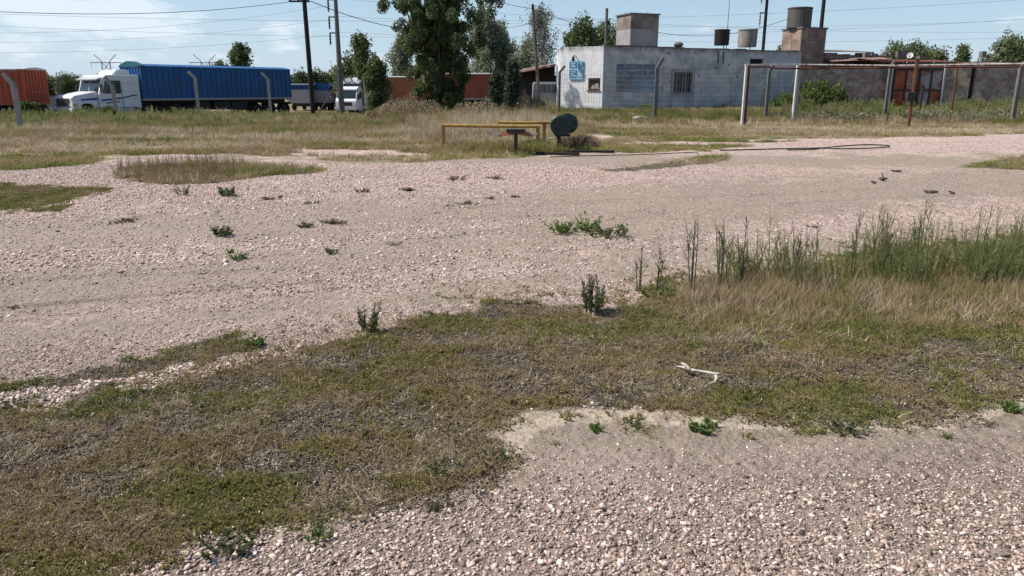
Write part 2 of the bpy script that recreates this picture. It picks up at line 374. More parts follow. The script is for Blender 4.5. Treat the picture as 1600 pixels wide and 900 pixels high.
gm = bpy.data.materials.new('ground_surface'); gm.use_nodes = True; t = gm.node_tree; n = t.nodes; L = t.links; p = n['Principled BSDF']
p.inputs['Roughness'].default_value = .95; p.inputs['Specular IOR Level'].default_value = .1
co = n.new('ShaderNodeTexCoord')
def nz(scale, det=5, st=None, rough=.6):
    a = n.new('ShaderNodeTexNoise'); a.inputs['Scale'].default_value = scale; a.inputs['Detail'].default_value = det; a.inputs['Roughness'].default_value = rough
    if st: 
        mp = n.new('ShaderNodeMapping'); mp.inputs['Scale'].default_value = st; L.new(co.outputs['Object'], mp.inputs[0]); L.new(mp.outputs[0], a.inputs['Vector'])
    else: L.new(co.outputs['Object'], a.inputs['Vector'])
    return a.outputs['Fac']
def rmp(x, lo, hi, a=0., b_=1.):
    r = n.new('ShaderNodeMapRange'); r.inputs[1].default_value = lo; r.inputs[2].default_value = hi; r.inputs[3].default_value = a; r.inputs[4].default_value = b_; L.new(x, r.inputs[0]); return r.outputs[0]
def mixc(f, a, b_):
    m_ = n.new('ShaderNodeMix'); m_.data_type = 'RGBA'
    if isinstance(f, float): m_.inputs['Factor'].default_value = f
    else: L.new(f, m_.inputs['Factor'])
    for s_, v in (('A', a), ('B', b_)):
        if isinstance(v, tuple): m_.inputs[s_].default_value = (*v, 1)
        else: L.new(v, m_.inputs[s_])
    return m_.outputs['Result']
def mth(op, a, b_):
    m_ = n.new('ShaderNodeMath'); m_.operation = op
    for i, v in enumerate((a, b_)):
        if isinstance(v, (int, float)): m_.inputs[i].default_value = v
        else: L.new(v, m_.inputs[i])
    return m_.outputs[0]
def att(nm):
    a = n.new('ShaderNodeAttribute'); a.attribute_name = nm; return a.outputs['Fac']
def vor(scale, feat='F1'):
    a = n.new('ShaderNodeTexVoronoi'); a.feature = feat; a.inputs['Scale'].default_value = scale; L.new(co.outputs['Object'], a.inputs['Vector']); return a
v1 = vor(34); v2 = vor(15); v3 = vor(70)
# gravel: each cell a stone of its own tone
def stones(v_):
    s_ = n.new('ShaderNodeSeparateColor'); L.new(v_.outputs['Color'], s_.inputs[0]); return s_.outputs[0], s_.outputs[1]
a1, a2 = stones(v1); b1, b2 = stones(v2)
grav = mixc(a1, (.33, .235, .195), (.72, .545, .475)); grav = mixc(rmp(a2, .78, .86), grav, (.10, .082, .072)); grav = mixc(rmp(a2, .0, .13, 1, 0), grav, (.84, .73, .63))
g2 = mixc(b1, (.30, .215, .178), (.76, .58, .51)); g2 = mixc(rmp(b2, .74, .82), g2, (.09, .07, .062))
grav = mixc(.45, grav, g2)
grav = mixc(mth('MULTIPLY', att('close'), .75), grav, mixc(rmp(nz(20, 8, None, .8), .35, .65), (.16, .128, .10), (.275, .225, .175)))
grav = mixc(rmp(nz(.5, 4), .4, .65, 0, .4), grav, (.60, .455, .40))
dirt = mixc(rmp(nz(9, 8, None, .75), .35, .65), (.20, .165, .128), (.33, .272, .215))
dirt = mixc(rmp(nz(1.4, 6, (.35, 1.6, 1)), .42, .62, 0, .6), dirt, (.24, .197, .155))
dirt = mixc(rmp(nz(48, 5, None, .8), .55, .70, 0, .7), dirt, (.46, .37, .31)); dirt = mixc(rmp(nz(30, 6, None, .8), .56, .66, 0, .7), dirt, (.13, .10, .08))
dm = mth('ADD', att('dirt'), rmp(nz(2.2, 7, None, .7), .3, .7, -.35, .35)); base = mixc(rmp(dm, .28, .75, 0, .82), grav, dirt)
sandm = rmp(nz(5, 8, None, .8), .44, .56)
sand = mixc(rmp(nz(14, 8, None, .8), .35, .65), (.30, .245, .185), (.60, .51, .40)); base = mixc(mth('MULTIPLY', rmp(mth('ADD', att('sand'), rmp(nz(4, 6), .3, .7, -.4, .3)), .45, .75, 0, .9), rmp(sandm, 0, 1, .55, 1)), base, sand)
soil = mixc(rmp(nz(6, 8, None, .8), .35, .65), (.07, .055, .047), (.155, .122, .10))
soil = mixc(rmp(nz(1.1, 5), .45, .6, 0, .6), soil, (.125, .125, .055))
soil = mixc(rmp(nz(60, 6, None, .8), .47, .68, 0, .8), soil, (.22, .18, .125))
soil = mixc(rmp(nz(38, 6, None, .8), .50, .62, 0, .85), soil, (.05, .042, .034))
fsoil = mixc(rmp(nz(.8, 8, (.5, 1, 1), .8), .35, .65), (.24, .185, .115), (.165, .155, .08)); fsoil = mixc(rmp(nz(7, 8, None, .8), .4, .7, 0, .6), fsoil, (.34, .27, .19))
soil = mixc(att('far'), soil, fsoil)
base = mixc(rmp(mth('ADD', att('veg'), rmp(nz(3.2, 7, None, .7), .3, .7, -.35, .35)), .35, .7), base, soil)
base = mixc(mth('MULTIPLY', att('rut'), .8), base, (.15, .12, .10))
L.new(base, p.inputs['Base Color'])
hh = mth('ADD', mth('MULTIPLY', v1.outputs['Distance'], -.6), mth('MULTIPLY', v2.outputs['Distance'], -1.0)); hh = mth('ADD', hh, mth('MULTIPLY', nz(25, 8, None, .7), 1.3))
bm = n.new('ShaderNodeBump'); bm.inputs['Distance'].default_value = .026; bm.inputs['Strength'].default_value = .95; L.new(mth('MULTIPLY', hh, rmp(dm, .2, .6, 1, .5)), bm.inputs['Height']); L.new(bm.outputs[0], p.inputs['Normal'])
go = fast_mesh('ground', V, F, gm, smooth=True); tag(go, 'flat yard of pinkish gravel, compacted dirt and dry grass', kind='structure')
for nm, arr in (('veg', g['veg']), ('dirt', g['dirt']), ('sand', g['sand'].astype(float)), ('rut', np.clip(g['rut'], 0, 1)), ('far', g['far'].astype(float)), ('close', 1 - sst(3.5, 7.5, np.abs(YY)))):
    a = go.data.attributes.new(nm, 'FLOAT', 'POINT'); a.data.foreach_set('value', arr.astype(np.float32).ravel())

# ------------------------------------------------------------------ scatter (stuff nobody could count)
def blade_src(name, nb, h, w, spread, lean, seed, m, seg=3, curl=.5):
    r = np.random.default_rng(seed); Vs = []; Fs = []
    for i in range(nb):
        a = r.uniform(0, 6.283); rad = spread * math.sqrt(r.uniform()); bx, by = rad * math.cos(a), rad * math.sin(a)
        hh_ = h * r.uniform(.45, 1.); ww = w * r.uniform(.6, 1.3); la = r.uniform(0, 6.283); ln = lean * r.uniform(.2, 1.)
        dx, dy = math.cos(la), math.sin(la); fa = r.uniform(0, 6.283); wx, wy = math.cos(fa), math.sin(fa); o = len(Vs)
        for k in range(seg + 1):
            tt = k / seg; off = ln * hh_ * (tt ** (1 + curl)); zz = hh_ * tt * (1 - .35 * ln * tt); wk = ww * (1 - tt) ** .7 * .5
            cx, cy = bx + dx * off, by + dy * off
            if k < seg: Vs += [(cx - wx * wk, cy - wy * wk, zz), (cx + wx * wk, cy + wy * wk, zz)]
            else: Vs += [(cx, cy, zz), (cx + 1e-4, cy, zz)]
        for k in range(seg): Fs.append((o + 2 * k, o + 2 * k + 1, o + 2 * k + 3, o + 2 * k + 2))
    return fast_mesh(name, np.array(Vs), np.array(Fs), m, parent=False)
def leafy_src(name, stems, h, leaf, seed, m, spread=.1, bend=.35, dens=26, up=.5, lw=.35, branchy=False):
    r = np.random.default_rng(seed); Vs = []; Fs = []
    def leafq(p_, d, s_, w_):
        d = d / (np.linalg.norm(d) + 1e-9); q = np.cross(d, r.normal(size=3)); q /= np.linalg.norm(q) + 1e-9; o = len(Vs)
        Vs.extend([p_, p_ + d * s_ * .5 + q * s_ * w_, p_ + d * s_, p_ + d * s_ * .5 - q * s_ * w_]); Fs.append((o, o + 1, o + 2, o + 3))
    def stem(b_, d, hh_, w_, nl, lf):
        pts = [b_ + d * hh_ * t_ + np.array([0, 0, 1]) * 0 for t_ in np.linspace(0, 1, 5)]
        bd = r.normal(size=3) * .05 * hh_; bd[2] = 0
        pts = [p_ + bd * (i / 4) ** 2 for i, p_ in enumerate(pts)]
        wv = np.array([1., 0, 0]); wv2 = np.array([0, 1., 0])
        for wvv in (wv, wv2):
            for i in range(4):
                a_, b2 = w_ * (1 - i / 5), w_ * (1 - (i + 1) / 5); o = len(Vs)
                Vs.extend([pts[i] - wvv * a_, pts[i] + wvv * a_, pts[i + 1] + wvv * b2, pts[i + 1] - wvv * b2]); Fs.append((o, o + 1, o + 2, o + 3))
        for _ in range(nl):
            t_ = r.uniform(.05, 1) ** .8 if not branchy else r.uniform(.15, 1); k = min(3, int(t_ * 4)); p_ = pts[k] + (pts[k + 1] - pts[k]) * (t_ * 4 - k)
            dd = r.normal(size=3); dd[2] = abs(dd[2]) * .3 + up; leafq(p_, dd, lf * r.uniform(.6, 1.2) * (1.15 - .6 * t_), lw)
        return pts
    for i in range(stems):
        a = r.uniform(0, 6.283); b_ = np.array([math.cos(a), math.sin(a), 0]) * spread * r.uniform(0, 1); b_[2] = 0
        d = np.array([math.cos(a) * bend * r.uniform(.1, 1), math.sin(a) * bend * r.uniform(.1, 1), 1.]); hh_ = h * r.uniform(.55, 1)
        pts = stem(b_, d, hh_, .003 + h * .004, dens, leaf)
        if branchy:
            for _ in range(9):
                t_ = r.uniform(.35, .95); k = min(3, int(t_ * 4)); p_ = pts[k] + (pts[k + 1] - pts[k]) * (t_ * 4 - k); a2_ = r.uniform(0, 6.283)
                stem(p_, np.array([math.cos(a2_) * .55, math.sin(a2_) * .55, 1.]), hh_ * (1.1 - t_) * r.uniform(.25, .6), .0012 + h * .0015, int(dens * .4), leaf * .6)
    return fast_mesh(name, np.array(Vs), np.array(Fs), m, parent=False)

def veg_mat(name, ramp, trans=.3, rough=.7):
    """colour runs along 'tint' (one value per plant) plus a small per-leaf change"""
    m = bpy.data.materials.new(name); m.use_nodes = True; t = m.node_tree; n = t.nodes; L = t.links; p = n['Principled BSDF']
    p.inputs['Roughness'].default_value = rough; p.inputs['Specular IOR Level'].default_value = .2
    a = n.new('ShaderNodeAttribute'); a.attribute_type = 'INSTANCER'; a.attribute_name = 'tint'
    ge = n.new('ShaderNodeNewGeometry'); r_ = n.new('ShaderNodeMapRange'); r_.inputs[3].default_value = -.16; r_.inputs[4].default_value = .16; L.new(ge.outputs['Random Per Island'], r_.inputs[0])
    ad = n.new('ShaderNodeMath'); ad.operation = 'ADD'; ad.use_clamp = True; L.new(a.outputs['Fac'], ad.inputs[0]); L.new(r_.outputs[0], ad.inputs[1])
    cr = n.new('ShaderNodeValToRGB'); L.new(ad.outputs[0], cr.inputs[0]); e = cr.color_ramp.elements
    e[0].position, e[0].color = ramp[0][0], (*ramp[0][1], 1); e[1].position, e[1].color = ramp[-1][0], (*ramp[-1][1], 1)
    for q, c in ramp[1:-1]: x_ = e.new(q); x_.color = (*c, 1)
    L.new(cr.outputs[0], p.inputs['Base Color'])
    tr = n.new('ShaderNodeBsdfTranslucent'); L.new(cr.outputs[0], tr.inputs[0]); ms = n.new('ShaderNodeMixShader'); ms.inputs[0].default_value = trans
    L.new(p.outputs[0], ms.inputs[1]); L.new(tr.outputs[0], ms.inputs[2]); L.new(ms.outputs[0], n['Material Output'].inputs[0]); return m
VM = veg_mat('grass_blades', [(0, (.085, .135, .03)), (.22, (.20, .21, .05)), (.40, (.31, .265, .09)), (.58, (.41, .31, .18)), (.78, (.25, .165, .11)), (1, (.62, .53, .36))])
VMW = veg_mat('weed_leaves', [(0, (.14, .19, .045)), (.35, (.225, .255, .085)), (.6, (.33, .32, .18)), (.8, (.32, .26, .17)), (1, (.24, .17, .10))], trans=.45)
SM = veg_mat('stone_chips', [(0, (.06, .047, .038)), (.20, (.18, .14, .108)), (.45, (.36, .27, .222)), (.72, (.56, .425, .365)), (1, (.78, .67, .59))], trans=0., rough=.85)

def scatter(name, label, pts, scale, tint, sources, tilt=.15, flat=None):
    """one 'stuff' object: a point cloud of sites, each carrying one of the source plants or stones"""
    n_ = len(pts); me = bpy.data.meshes.new(name); me.vertices.add(n_); me.vertices.foreach_set('co', pts.astype(np.float32).ravel())
    r = np.random.default_rng(n_); rot = np.stack([r.normal(0, tilt, n_), r.normal(0, tilt, n_), r.uniform(0, 6.283, n_)], -1)
    for nm, ty, arr, fld in (('rot', 'FLOAT_VECTOR', rot, 'vector'), ('scl', 'FLOAT_VECTOR', scale, 'vector'), ('tint', 'FLOAT', tint, 'value')):
        a = me.attributes.new(nm, ty, 'POINT'); a.data.foreach_set(fld, arr.astype(np.float32).ravel())
    idx = me.attributes.new('idx', 'INT', 'POINT'); idx.data.foreach_set('value', r.integers(0, len(sources), n_).astype(np.int32))
    o = bpy.data.objects.new(name, me); COL.objects.link(o); tag(o, label, kind='stuff')
    ng = bpy.data.node_groups.new(name, 'GeometryNodeTree')
    ng.interface.new_socket('Geometry', in_out='INPUT', socket_type='NodeSocketGeometry'); ng.interface.new_socket('Geometry', in_out='OUTPUT', socket_type='NodeSocketGeometry')
    N = ng.nodes; LL = ng.links; gi = N.new('NodeGroupInput'); go_ = N.new('NodeGroupOutput'); jn = N.new('GeometryNodeJoinGeometry')
    def na(nm, ty):
        q = N.new('GeometryNodeInputNamedAttribute'); q.data_type = ty; q.inputs['Name'].default_value = nm; return q.outputs[0]
    er = N.new('FunctionNodeEulerToRotation'); LL.new(na('rot', 'FLOAT_VECTOR'), er.inputs[0]); sc_ = na('scl', 'FLOAT_VECTOR'); ix = na('idx', 'INT')
    g2i = N.new('GeometryNodeGeometryToInstance')
    inst = N.new('GeometryNodeInstanceOnPoints'); LL.new(gi.outputs[0], inst.inputs['Points'])
    for s_ in reversed(sources):
        oi = N.new('GeometryNodeObjectInfo'); oi.inputs['Object'].default_value = s_; oi.inputs['As Instance'].default_value = True; LL.new(oi.outputs['Geometry'], g2i.inputs[0])
    LL.new(g2i.outputs[0], inst.inputs['Instance']); inst.inputs['Pick Instance'].default_value = True
    # object info nodes each give one instance; joined in order
    for l_ in list(ng.links):
        if l_.to_node == g2i: ng.links.remove(l_)
    LL.new(jn.outputs[0], inst.inputs['Instance'])
    for nd in [q for q in N if q.bl_idname == 'GeometryNodeObjectInfo']: LL.new(nd.outputs['Geometry'], jn.inputs[0])
    N.remove(g2i)
    LL.new(ix, inst.inputs['Instance Index']); LL.new(er.outputs[0], inst.inputs['Rotation']); LL.new(sc_, inst.inputs['Scale']); LL.new(inst.outputs[0], go_.inputs[0])
    md = o.modifiers.new('scatter', 'NODES'); md.node_group = ng
    return o
def sites(n_, y0, y1, power, half=.80, seed=1):
    """points over the ground in front; density falls with distance as 1/y**power"""
    r = np.random.default_rng(seed); u = r.uniform(0, 1, n_); k = 2 - power
    y = (y0 ** k + u * (y1 ** k - y0 ** k)) ** (1 / k) if abs(k) > 1e-3 else y0 * (y1 / y0) ** u
    x = r.uniform(-half, half, n_) * (y + .8); z = terr(x, y); return x, y, z, r
def pick(x, y, z, keep): return np.stack([x[keep], y[keep], z[keep]], -1)
def iso(s_): return np.stack([s_, s_, s_], -1)

# stones
def stone_src(seed):
    random.seed(seed); b_ = MB(); b_.ico((0, 0, 0), .5, (1.15, random.uniform(.55, .9), random.uniform(.28, .5)), jit=.38)
    return fast_mesh('stone', np.array(b_.v), np.array(b_.f), SM, parent=False)
stone_s = [stone_src(i) for i in range(7)]
x, y, z, r = sites(680000, 1.9, 17, 1.05, seed=2); g = masks(x, y, z)
dens = np.clip(1.0 - .93 * g['dirt'], 0.13, 1) * np.where(g['veg'] > .5, .07 + .10 * (fbm(x * 2.5, y * 2.5, 33, 3) > .55), 1) * np.clip(.25 + 1.5 * fbm(x * .9, y * .9, 31, 3), 0, 1)
dens = np.where(g['stone'] & ~g['strip'], 1.0, dens); dens = np.where(g['sand'], .14, dens); dens = np.where((g['py'] > 760) & (g['veg'] < .5), np.maximum(dens, np.clip(.35 + (g['py'] - 760) / 120, 0, 1)), dens)
keep = r.uniform(size=len(x)) < dens
coarse = sst(470, 410, g['py']) * sst(1150, 700, g['px'] + 500 * (fbm(x * .8, y * .8, 37, 3) - .5)); szc = np.where(g['stone'], 1.45, 1.0) * (1 + .75 * coarse) * np.interp(g['py'], [700, 860], [1, 1.2]) * np.where(g['veg'] > .5, .62, 1) * np.interp(g['py'], [640, 655, 720, 780], [1, .6, .7, 1]); s_ = szc * np.clip(r.lognormal(math.log(.0086), .46, len(x)), .0035, .028)
tn = np.clip(r.normal(.50, .25, len(x)) + np.where(g['stone'], .12, 0) + .15 * coarse - np.where(g['veg'] > .5, .22, 0), 0, 1)
pts = pick(x, y, z + s_ * .12, keep); scatter('loose_gravel', 'loose pinkish crushed stone over the yard', pts, iso(s_[keep]), tn[keep], stone_s, .38)
print('stones', len(pts))

# short trodden grass in the near patch
gr = [blade_src('tuft', 22, .036, .0034, .04, 1.5, i, VM) for i in range(5)] + [leafy_src('mat', 7, .03, .013, 30 + i, VM, .04, 1.6, 10, .6, .3) for i in range(3)]
x, y, z, r = sites(200000, 1.9, 14, .9, seed=3); g = masks(x, y, z)
near = (g['main'] | g['strip'] | g['left'] | (inpoly(g['px'] + r.normal(0, 40, len(x)), g['py'] + r.normal(0, 16, len(x)), POLY_GRASS) & (r.uniform(size=len(x)) < .5))) & ~((g['py'] < 470) & (g['px'] > 1050) & False)
patch = .5 * fbm(x * 5.5, y * 6.5, 41, 4) + .5 * fbm(x * 1.9, y * 2.6, 42, 3); patch2 = fbm(x * .8, y * .8, 43, 3)
dark = np.exp(-((g['py'] - (735 - g['px'] * .12)) / 52) ** 2) * sst(680, 520, g['px']) + .9 * np.exp(-((g['px'] - 1150) / 230) ** 2 - ((g['py'] - 578) / 34) ** 2) + .8 * np.exp(-((g['px'] - 820) / 160) ** 2 - ((g['py'] - 575) / 40) ** 2) + .7 * np.exp(-((g['px'] - 700) / 200) ** 2 - ((g['py'] - 480) / 14) ** 2); dark = np.clip(dark, 0, 1)
keep = near & (r.uniform(size=len(x)) < np.clip((patch - .46) * 9 + .52 - .95 * dark, .05, 1)) & ~(g['sand'] & (r.uniform(size=len(x)) > .3))
tn = .33 + (fbm(x * 3.3, y * 3.3, 44, 4) - .5) * 1.0 + r.normal(0, .13, len(x)); tn = np.maximum(tn, .16) + .25 * (patch2 - .45)
tn = np.where(dark > .4, tn + .2, tn); tn = np.where(g['px'] + (900 - g['py']) * 1.5 < 400, tn + .2, tn)
s_ = r.uniform(.55, 1.15, len(x)) * np.where(g['left'], 1.2, 1)
scatter('short_grass', 'low trodden green and straw coloured grass', pick(x, y, z, keep), np.stack([s_, s_, s_ * r.uniform(.6, 1.2, len(x))], -1)[keep], np.clip(tn[keep], 0, 1), gr, .2)
print('short', keep.sum())
# dead litter, thatch
th = [blade_src('thatch', 16, .05, .0028, .05, 2.6, 50 + i, VM, 3, .1) for i in range(4)]
x, y, z, r = sites(90000, 1.9, 14, .9, seed=4); g = masks(x, y, z)
keep = (g['main'] | g['strip'] | g['left'] | g['stalk']) & (r.uniform(size=len(x)) < np.clip((fbm(x * 2.6 + 9, y * 2.6, 47, 4) - .3) * 2.6, .2, .9) * (1 - .45 * np.exp(-((g['py'] - (735 - g['px'] * .12)) / 52) ** 2) * sst(680, 520, g['px']))) & ~(g['sand'] & (r.uniform(size=len(x)) > .4))
tn = np.clip(r.normal(.80, .18, len(x)), 0, 1); s_ = r.uniform(.5, 1.1, len(x))
scatter('dead_thatch', 'dead brown grass litter between the green tufts', pick(x, y, z, keep), np.stack([s_, s_, s_ * .6], -1)[keep], tn[keep], th, .3)
# flecks of leaf litter, clods and little crusts on the bare soil between tufts
LM = veg_mat('litter_flakes', [(0, (.045, .035, .03)), (.3, (.10, .08, .062)), (.55, (.19, .15, .11)), (.8, (.30, .25, .18)), (1, (.50, .44, .34))], trans=0.)
lf = []
for i in range(4):
    random.seed(700 + i); b_ = MB()
    for k in range(7): b_.ico((random.uniform(-.03, .03), random.uniform(-.03, .03), random.uniform(0, .006)), random.uniform(.0018, .0052), (random.uniform(.6, 2.2), random.uniform(.5, 1.2), .5), jit=.4)
    lf.append(fast_mesh('flakes', np.array(b_.v), np.array(b_.f), LM, parent=False))
x, y, z, r = sites(180000, 1.9, 9, 1.0, seed=14); g = masks(x, y, z)
keep = (g['main'] | g['strip']) & (r.uniform(size=len(x)) < .7)
s_ = r.uniform(.5, 1.25, len(x)); scatter('soil_litter', 'flecks of litter and clods on dark bare soil', pick(x, y, z, keep), iso(s_)[keep], np.clip(r.normal(.35, .27, len(x)), 0, 1)[keep], lf, .2)
# standing straw in front of the weed thicket
sg = [blade_src('straw', 30, .20, .0042, .07, .75, 70 + i, VM, 4) for i in range(5)]
x, y, z, r = sites(26000, 4.2, 10, 1, half=.95, seed=5); g = masks(x, y, z); px, py = g['px'], g['py']
tw = .25 * sst(880, 960, px) + .75 * sst(1000, 1160, px) * sst(0, 1, (555 - py) / 40) * (py > 385)
low = .45 + .55 * np.exp(-((py - 475) / 38) ** 2)
keep = g['main'] & (r.uniform(size=len(x)) < tw * low * .75 * np.clip((fbm(x * 1.4, y * 1.4, 61, 3) - .25) * 2.6, .15, 1))
hgt = (.35 + .65 * np.exp(-((py - 462) / 42) ** 2)) * (.38 + .62 * sst(960, 1180, px)); s_ = r.uniform(.7, 1.15, len(x))
tn = np.clip(r.normal(.68, .22, len(x)) - .42 * sst(495, 550, py) - .25 * (fbm(x * 1.2, y * 1.2, 62, 3) > .55), 0, 1)
scatter('dry_grass', 'standing straw coloured grass in front of the weeds', pick(x, y, z, keep), np.stack([s_, s_, s_ * hgt], -1)[keep], tn[keep], sg, .15); print('straw', keep.sum())
# green weed thicket behind it
tk = [leafy_src('weed', 3, .36, .034, 90 + i, VMW, .06, .25, 60, .9, .10) for i in range(4)] + [leafy_src('weed', 2, .60, .020, 96 + i, VMW, .06, .16, 26, .9, .10, True) for i in range(3)]
x, y, z, r = sites(30000, 5.2, 9.5, 1, half=1.0, seed=6); g = masks(x, y, z); px, py = g['px'], g['py']
base_y = np.interp(px, [1040, 1150, 1300, 1450, 1600, 2200], [466, 462, 458, 455, 450, 440]); back_y = np.interp(px, [1040, 1150, 1300, 1450, 1600, 2200], [445, 430, 424, 400, 386, 370])
keep = (px > 985) & (px < 2400) & (py < base_y) & (py > back_y) & (r.uniform(size=len(x)) < np.where(px < 1110, .075, np.where((px > 1270) & (px < 1325), .18, .27)) * np.clip((fbm(x * 2.2, y * 2.2, 71, 2) - .25) * 2.5, .15, 1))
h_ = np.interp(px, [1075, 1110, 1200, 1290, 1350, 1450, 1600, 2200], [.72, .95, 1.05, .88, 1.08, 1.05, 1.0, 1.0]); s_ = h_ * np.clip(r.normal(.92, .17, len(x)), .4, 1.3)
scatter('tall_weeds', 'thicket of upright green weeds on the far edge of the near grass', pick(x, y, z, keep), iso(s_)[keep], np.clip(r.normal(.36, .22, len(x)), 0, 1)[keep], tk, .11); print('weeds', keep.sum())
# reddish brown stalks by the left gravel patch
rk = [leafy_src('stalk', 3, .36, .05, 120 + i, VMW, .10, .2, 16, .8, .07) for i in range(4)]
x, y, z, r = sites(12000, 12, 19, 1, seed=8); g = masks(x, y, z); px, py = g['px'], g['py']
keep = ((g['stalk'] & (fbm(x * .9, y * 1.5, 73, 3) > .42)) | (g['left'] & (r.uniform(size=len(x)) < .12)) | (g['isle'] & (r.uniform(size=len(x)) < .35)) | (g['right'] & (r.uniform(size=len(x)) < .35))) & (r.uniform(size=len(x)) < np.where(px < 370, .5, .4))
s_ = r.uniform(.5, 1.25, len(x)) * np.where(px < 380, 1., .6) * np.where(g['left'] | g['isle'] | g['right'], .5, 1)
scatter('brown_stalks', 'low reddish brown stalks beside the pale gravel patch', pick(x, y, z, keep), iso(s_)[keep], np.clip(r.normal(np.where(px < 370, .97, .7), .15, len(x)), 0, 1)[keep], rk, .08)
# far field grasses
fg = [blade_src('field_tuft', 34, .30, .013, .16, .9, 140 + i, VM, 2) for i in range(5)]
x, y, z, r = sites(95000, 13, 75, 1.15, half=.86, seed=9); g = masks(x, y, z); px, py = g['px'], g['py']
pn = fbm(x * .35, y * .8, 81, 3)
keep = ((g['far'] & ~g['bare']) | g['left'] | g['isle'] | g['right'] | (g['stalk'] & (r.uniform(size=len(x)) < .5))) & (r.uniform(size=len(x)) < np.clip((pn - .25) * 2.6, .12, 1))
keep &= ~((px > 790) & (px < 930) & (py > 225) & (r.uniform(size=len(x)) < .5))
edge = sst(0, 26, np.abs(250 - py)); hg = .22 + .38 * sst(242, 205, py) if False else np.interp(py, [160, 190, 205, 225, 250, 300], [.65, .95, .72, .42, .27, .24])
brush = np.exp(-((px + 90 * (fbm(x * .9, y * .9, 38, 3) - .5) * 2 - 765) / 95) ** 4) * sst(180, 200, py) * sst(244, 236, py); hg = hg * (1 + 1.7 * brush * (.4 + 1.1 * fbm(x * 1.3, y * 1.3, 39, 3))) * np.where((px > 930) & (py > 195), .55, 1)
s_ = r.uniform(.6, 1.3, len(x)); tn = .60 + (fbm(x * .25, y * .6, 83, 3) - .5) * 2.2 + r.normal(0, .15, len(x)) - .10 * sst(215, 185, py)
tn = tn + .32 * brush + .08 
scatter('field_grass', 'rough dry field grass between the gravel and the fence', pick(x, y, z, keep), np.stack([s_, s_, s_ * hg * 1.5], -1)[keep], np.clip(tn, .02, 1)[keep], fg, .15); print('field', keep.sum())
# knee-high weeds along the fences
fw = [leafy_src('field_weed', 7, .8, .10, 160 + i, VMW, .22, .5, 42, .5, .28) for i in range(4)]
fb = [blade_src('field_straw', 60, .8, .012, .22, .8, 170 + i, VM, 3) for i in range(4)]
x, y, z, r = sites(14000, 29, 60, 1.0, half=.86, seed=10); g = masks(x, y, z); px, py = g['px'], g['py']
hmax = np.interp(px, [-200, 80, 250, 440, 480, 580, 600, 680, 700, 800, 850, 880, 1000, 1150, 1260, 1500, 1600, 2000], [.75, .7, .75, .6, .4, .5, 1.0, 1.1, .8, .8, .95, .55, .35, .4, .75, .8, .85, .8])
lim = np.interp(px, [-200, 60, 450, 600, 900, 1150, 1260, 1600, 2000], [208, 206, 200, 202, 190, 182, 192, 190, 190])
body = (px > 945) & (px < 1250) & (y > 43)
keep = (py < lim) & (y < np.where(px < 860, 50, 47)) & (r.uniform(size=len(x)) < .62 * np.clip((fbm(x * .5, y * .5, 91, 3) - .2) * 2.4, .1, 1)) & ~body
keep &= ~((px > 1392) & (px < 1478) & (py < 176))
wl = r.uniform(size=len(x)) < np.interp(px, [0, 300, 470, 640, 860, 1000, 1200, 1600], [.6, .5, .55, .15, .2, .25, .85, .6])
s_ = hmax * r.uniform(.5, 1.1, len(x)) / .8 * np.interp(y, [29, 34, 40], [.5, .8, 1.05])
k1 = keep & wl; k2 = keep & ~wl
scatter('fence_weeds', 'knee high green weeds along the fences', pick(x, y, z, k1), iso(s_)[k1], np.clip(r.normal(.38, .2, len(x)), 0, 1)[k1], fw, .08)
scatter('fence_straw', 'tall dry straw grass along the fences', pick(x, y, z, k2), iso(s_)[k2], np.clip(r.normal(.55, .17, len(x)), 0, 1)[k2], fb, .08); print('fence', k1.sum(), k2.sum())
# ------------------------------------------------------------------ buildings
WM = wall_mat('stained_white_wall_shaded', (.52, .51, .505), (.27, .255, .255), tall=3.62, pale=(.62, .61, .60))  # stained long wall, base colour darkened to carry its shade
WL = wall_mat('white_wall_sunlit', (.76, .75, .76), (.56, .55, .55), tall=3.62, pale=(.82, .82, .83))  # same white wall, lighter base colour for the sunlit faces
BRK = wall_mat('old_brick', (.21, .125, .09), (.11, .08, .065), brick=(.31, .20, .15), tall=0, row=.11, blotch=.85, pale=(.33, .27, .22))
GBK = wall_mat('grey_rendered_brick', (.42, .32, .25), (.20, .145, .115), brick=(.17, .12, .09), tall=0, row=.22, blotch=.9, pale=(.42, .36, .31))
CNC = wall_mat('stained_concrete_tank', (.30, .28, .275), (.20, .175, .165), tall=2.0)

# white building: two outer faces meet at the corner nearest the gravel
zb = .33
def XY(px, Y): v = P(px, 120, Y); return v.x, v.y
c0x, c0y = XY(875, 45.6); c1x, c1y = XY(942, 44.0); c2x, c2y = XY(1249, 49.0)
TOPZ = zb + 3.62 - .05
white_b = thing('white_building', 'long low white building with stained walls, two blue posters and a rooftop tank box', 'building', (c1x, c1y, zb))
def lc(x, y, z=0.): return (x - c1x, y - c1y, z)
bx_ = c1x - 0.3; back = Vector((c2x - c1x, c2y - c1y)).normalized(); nb_ = Vector((-back.y, back.x)) * 6.5
d0x, d0y = c0x * (1 + nb_.y / c0y) - .25, c0y + nb_.y; d2x, d2y = c2x + nb_.x, c2y + nb_.y
H0 = 3.66; H1 = 3.58
def wallq(a, b_, ha, hb): return (lc(a[0], a[1], -.6), lc(b_[0], b_[1], -.6), lc(b_[0], b_[1], hb), lc(a[0], a[1], ha))
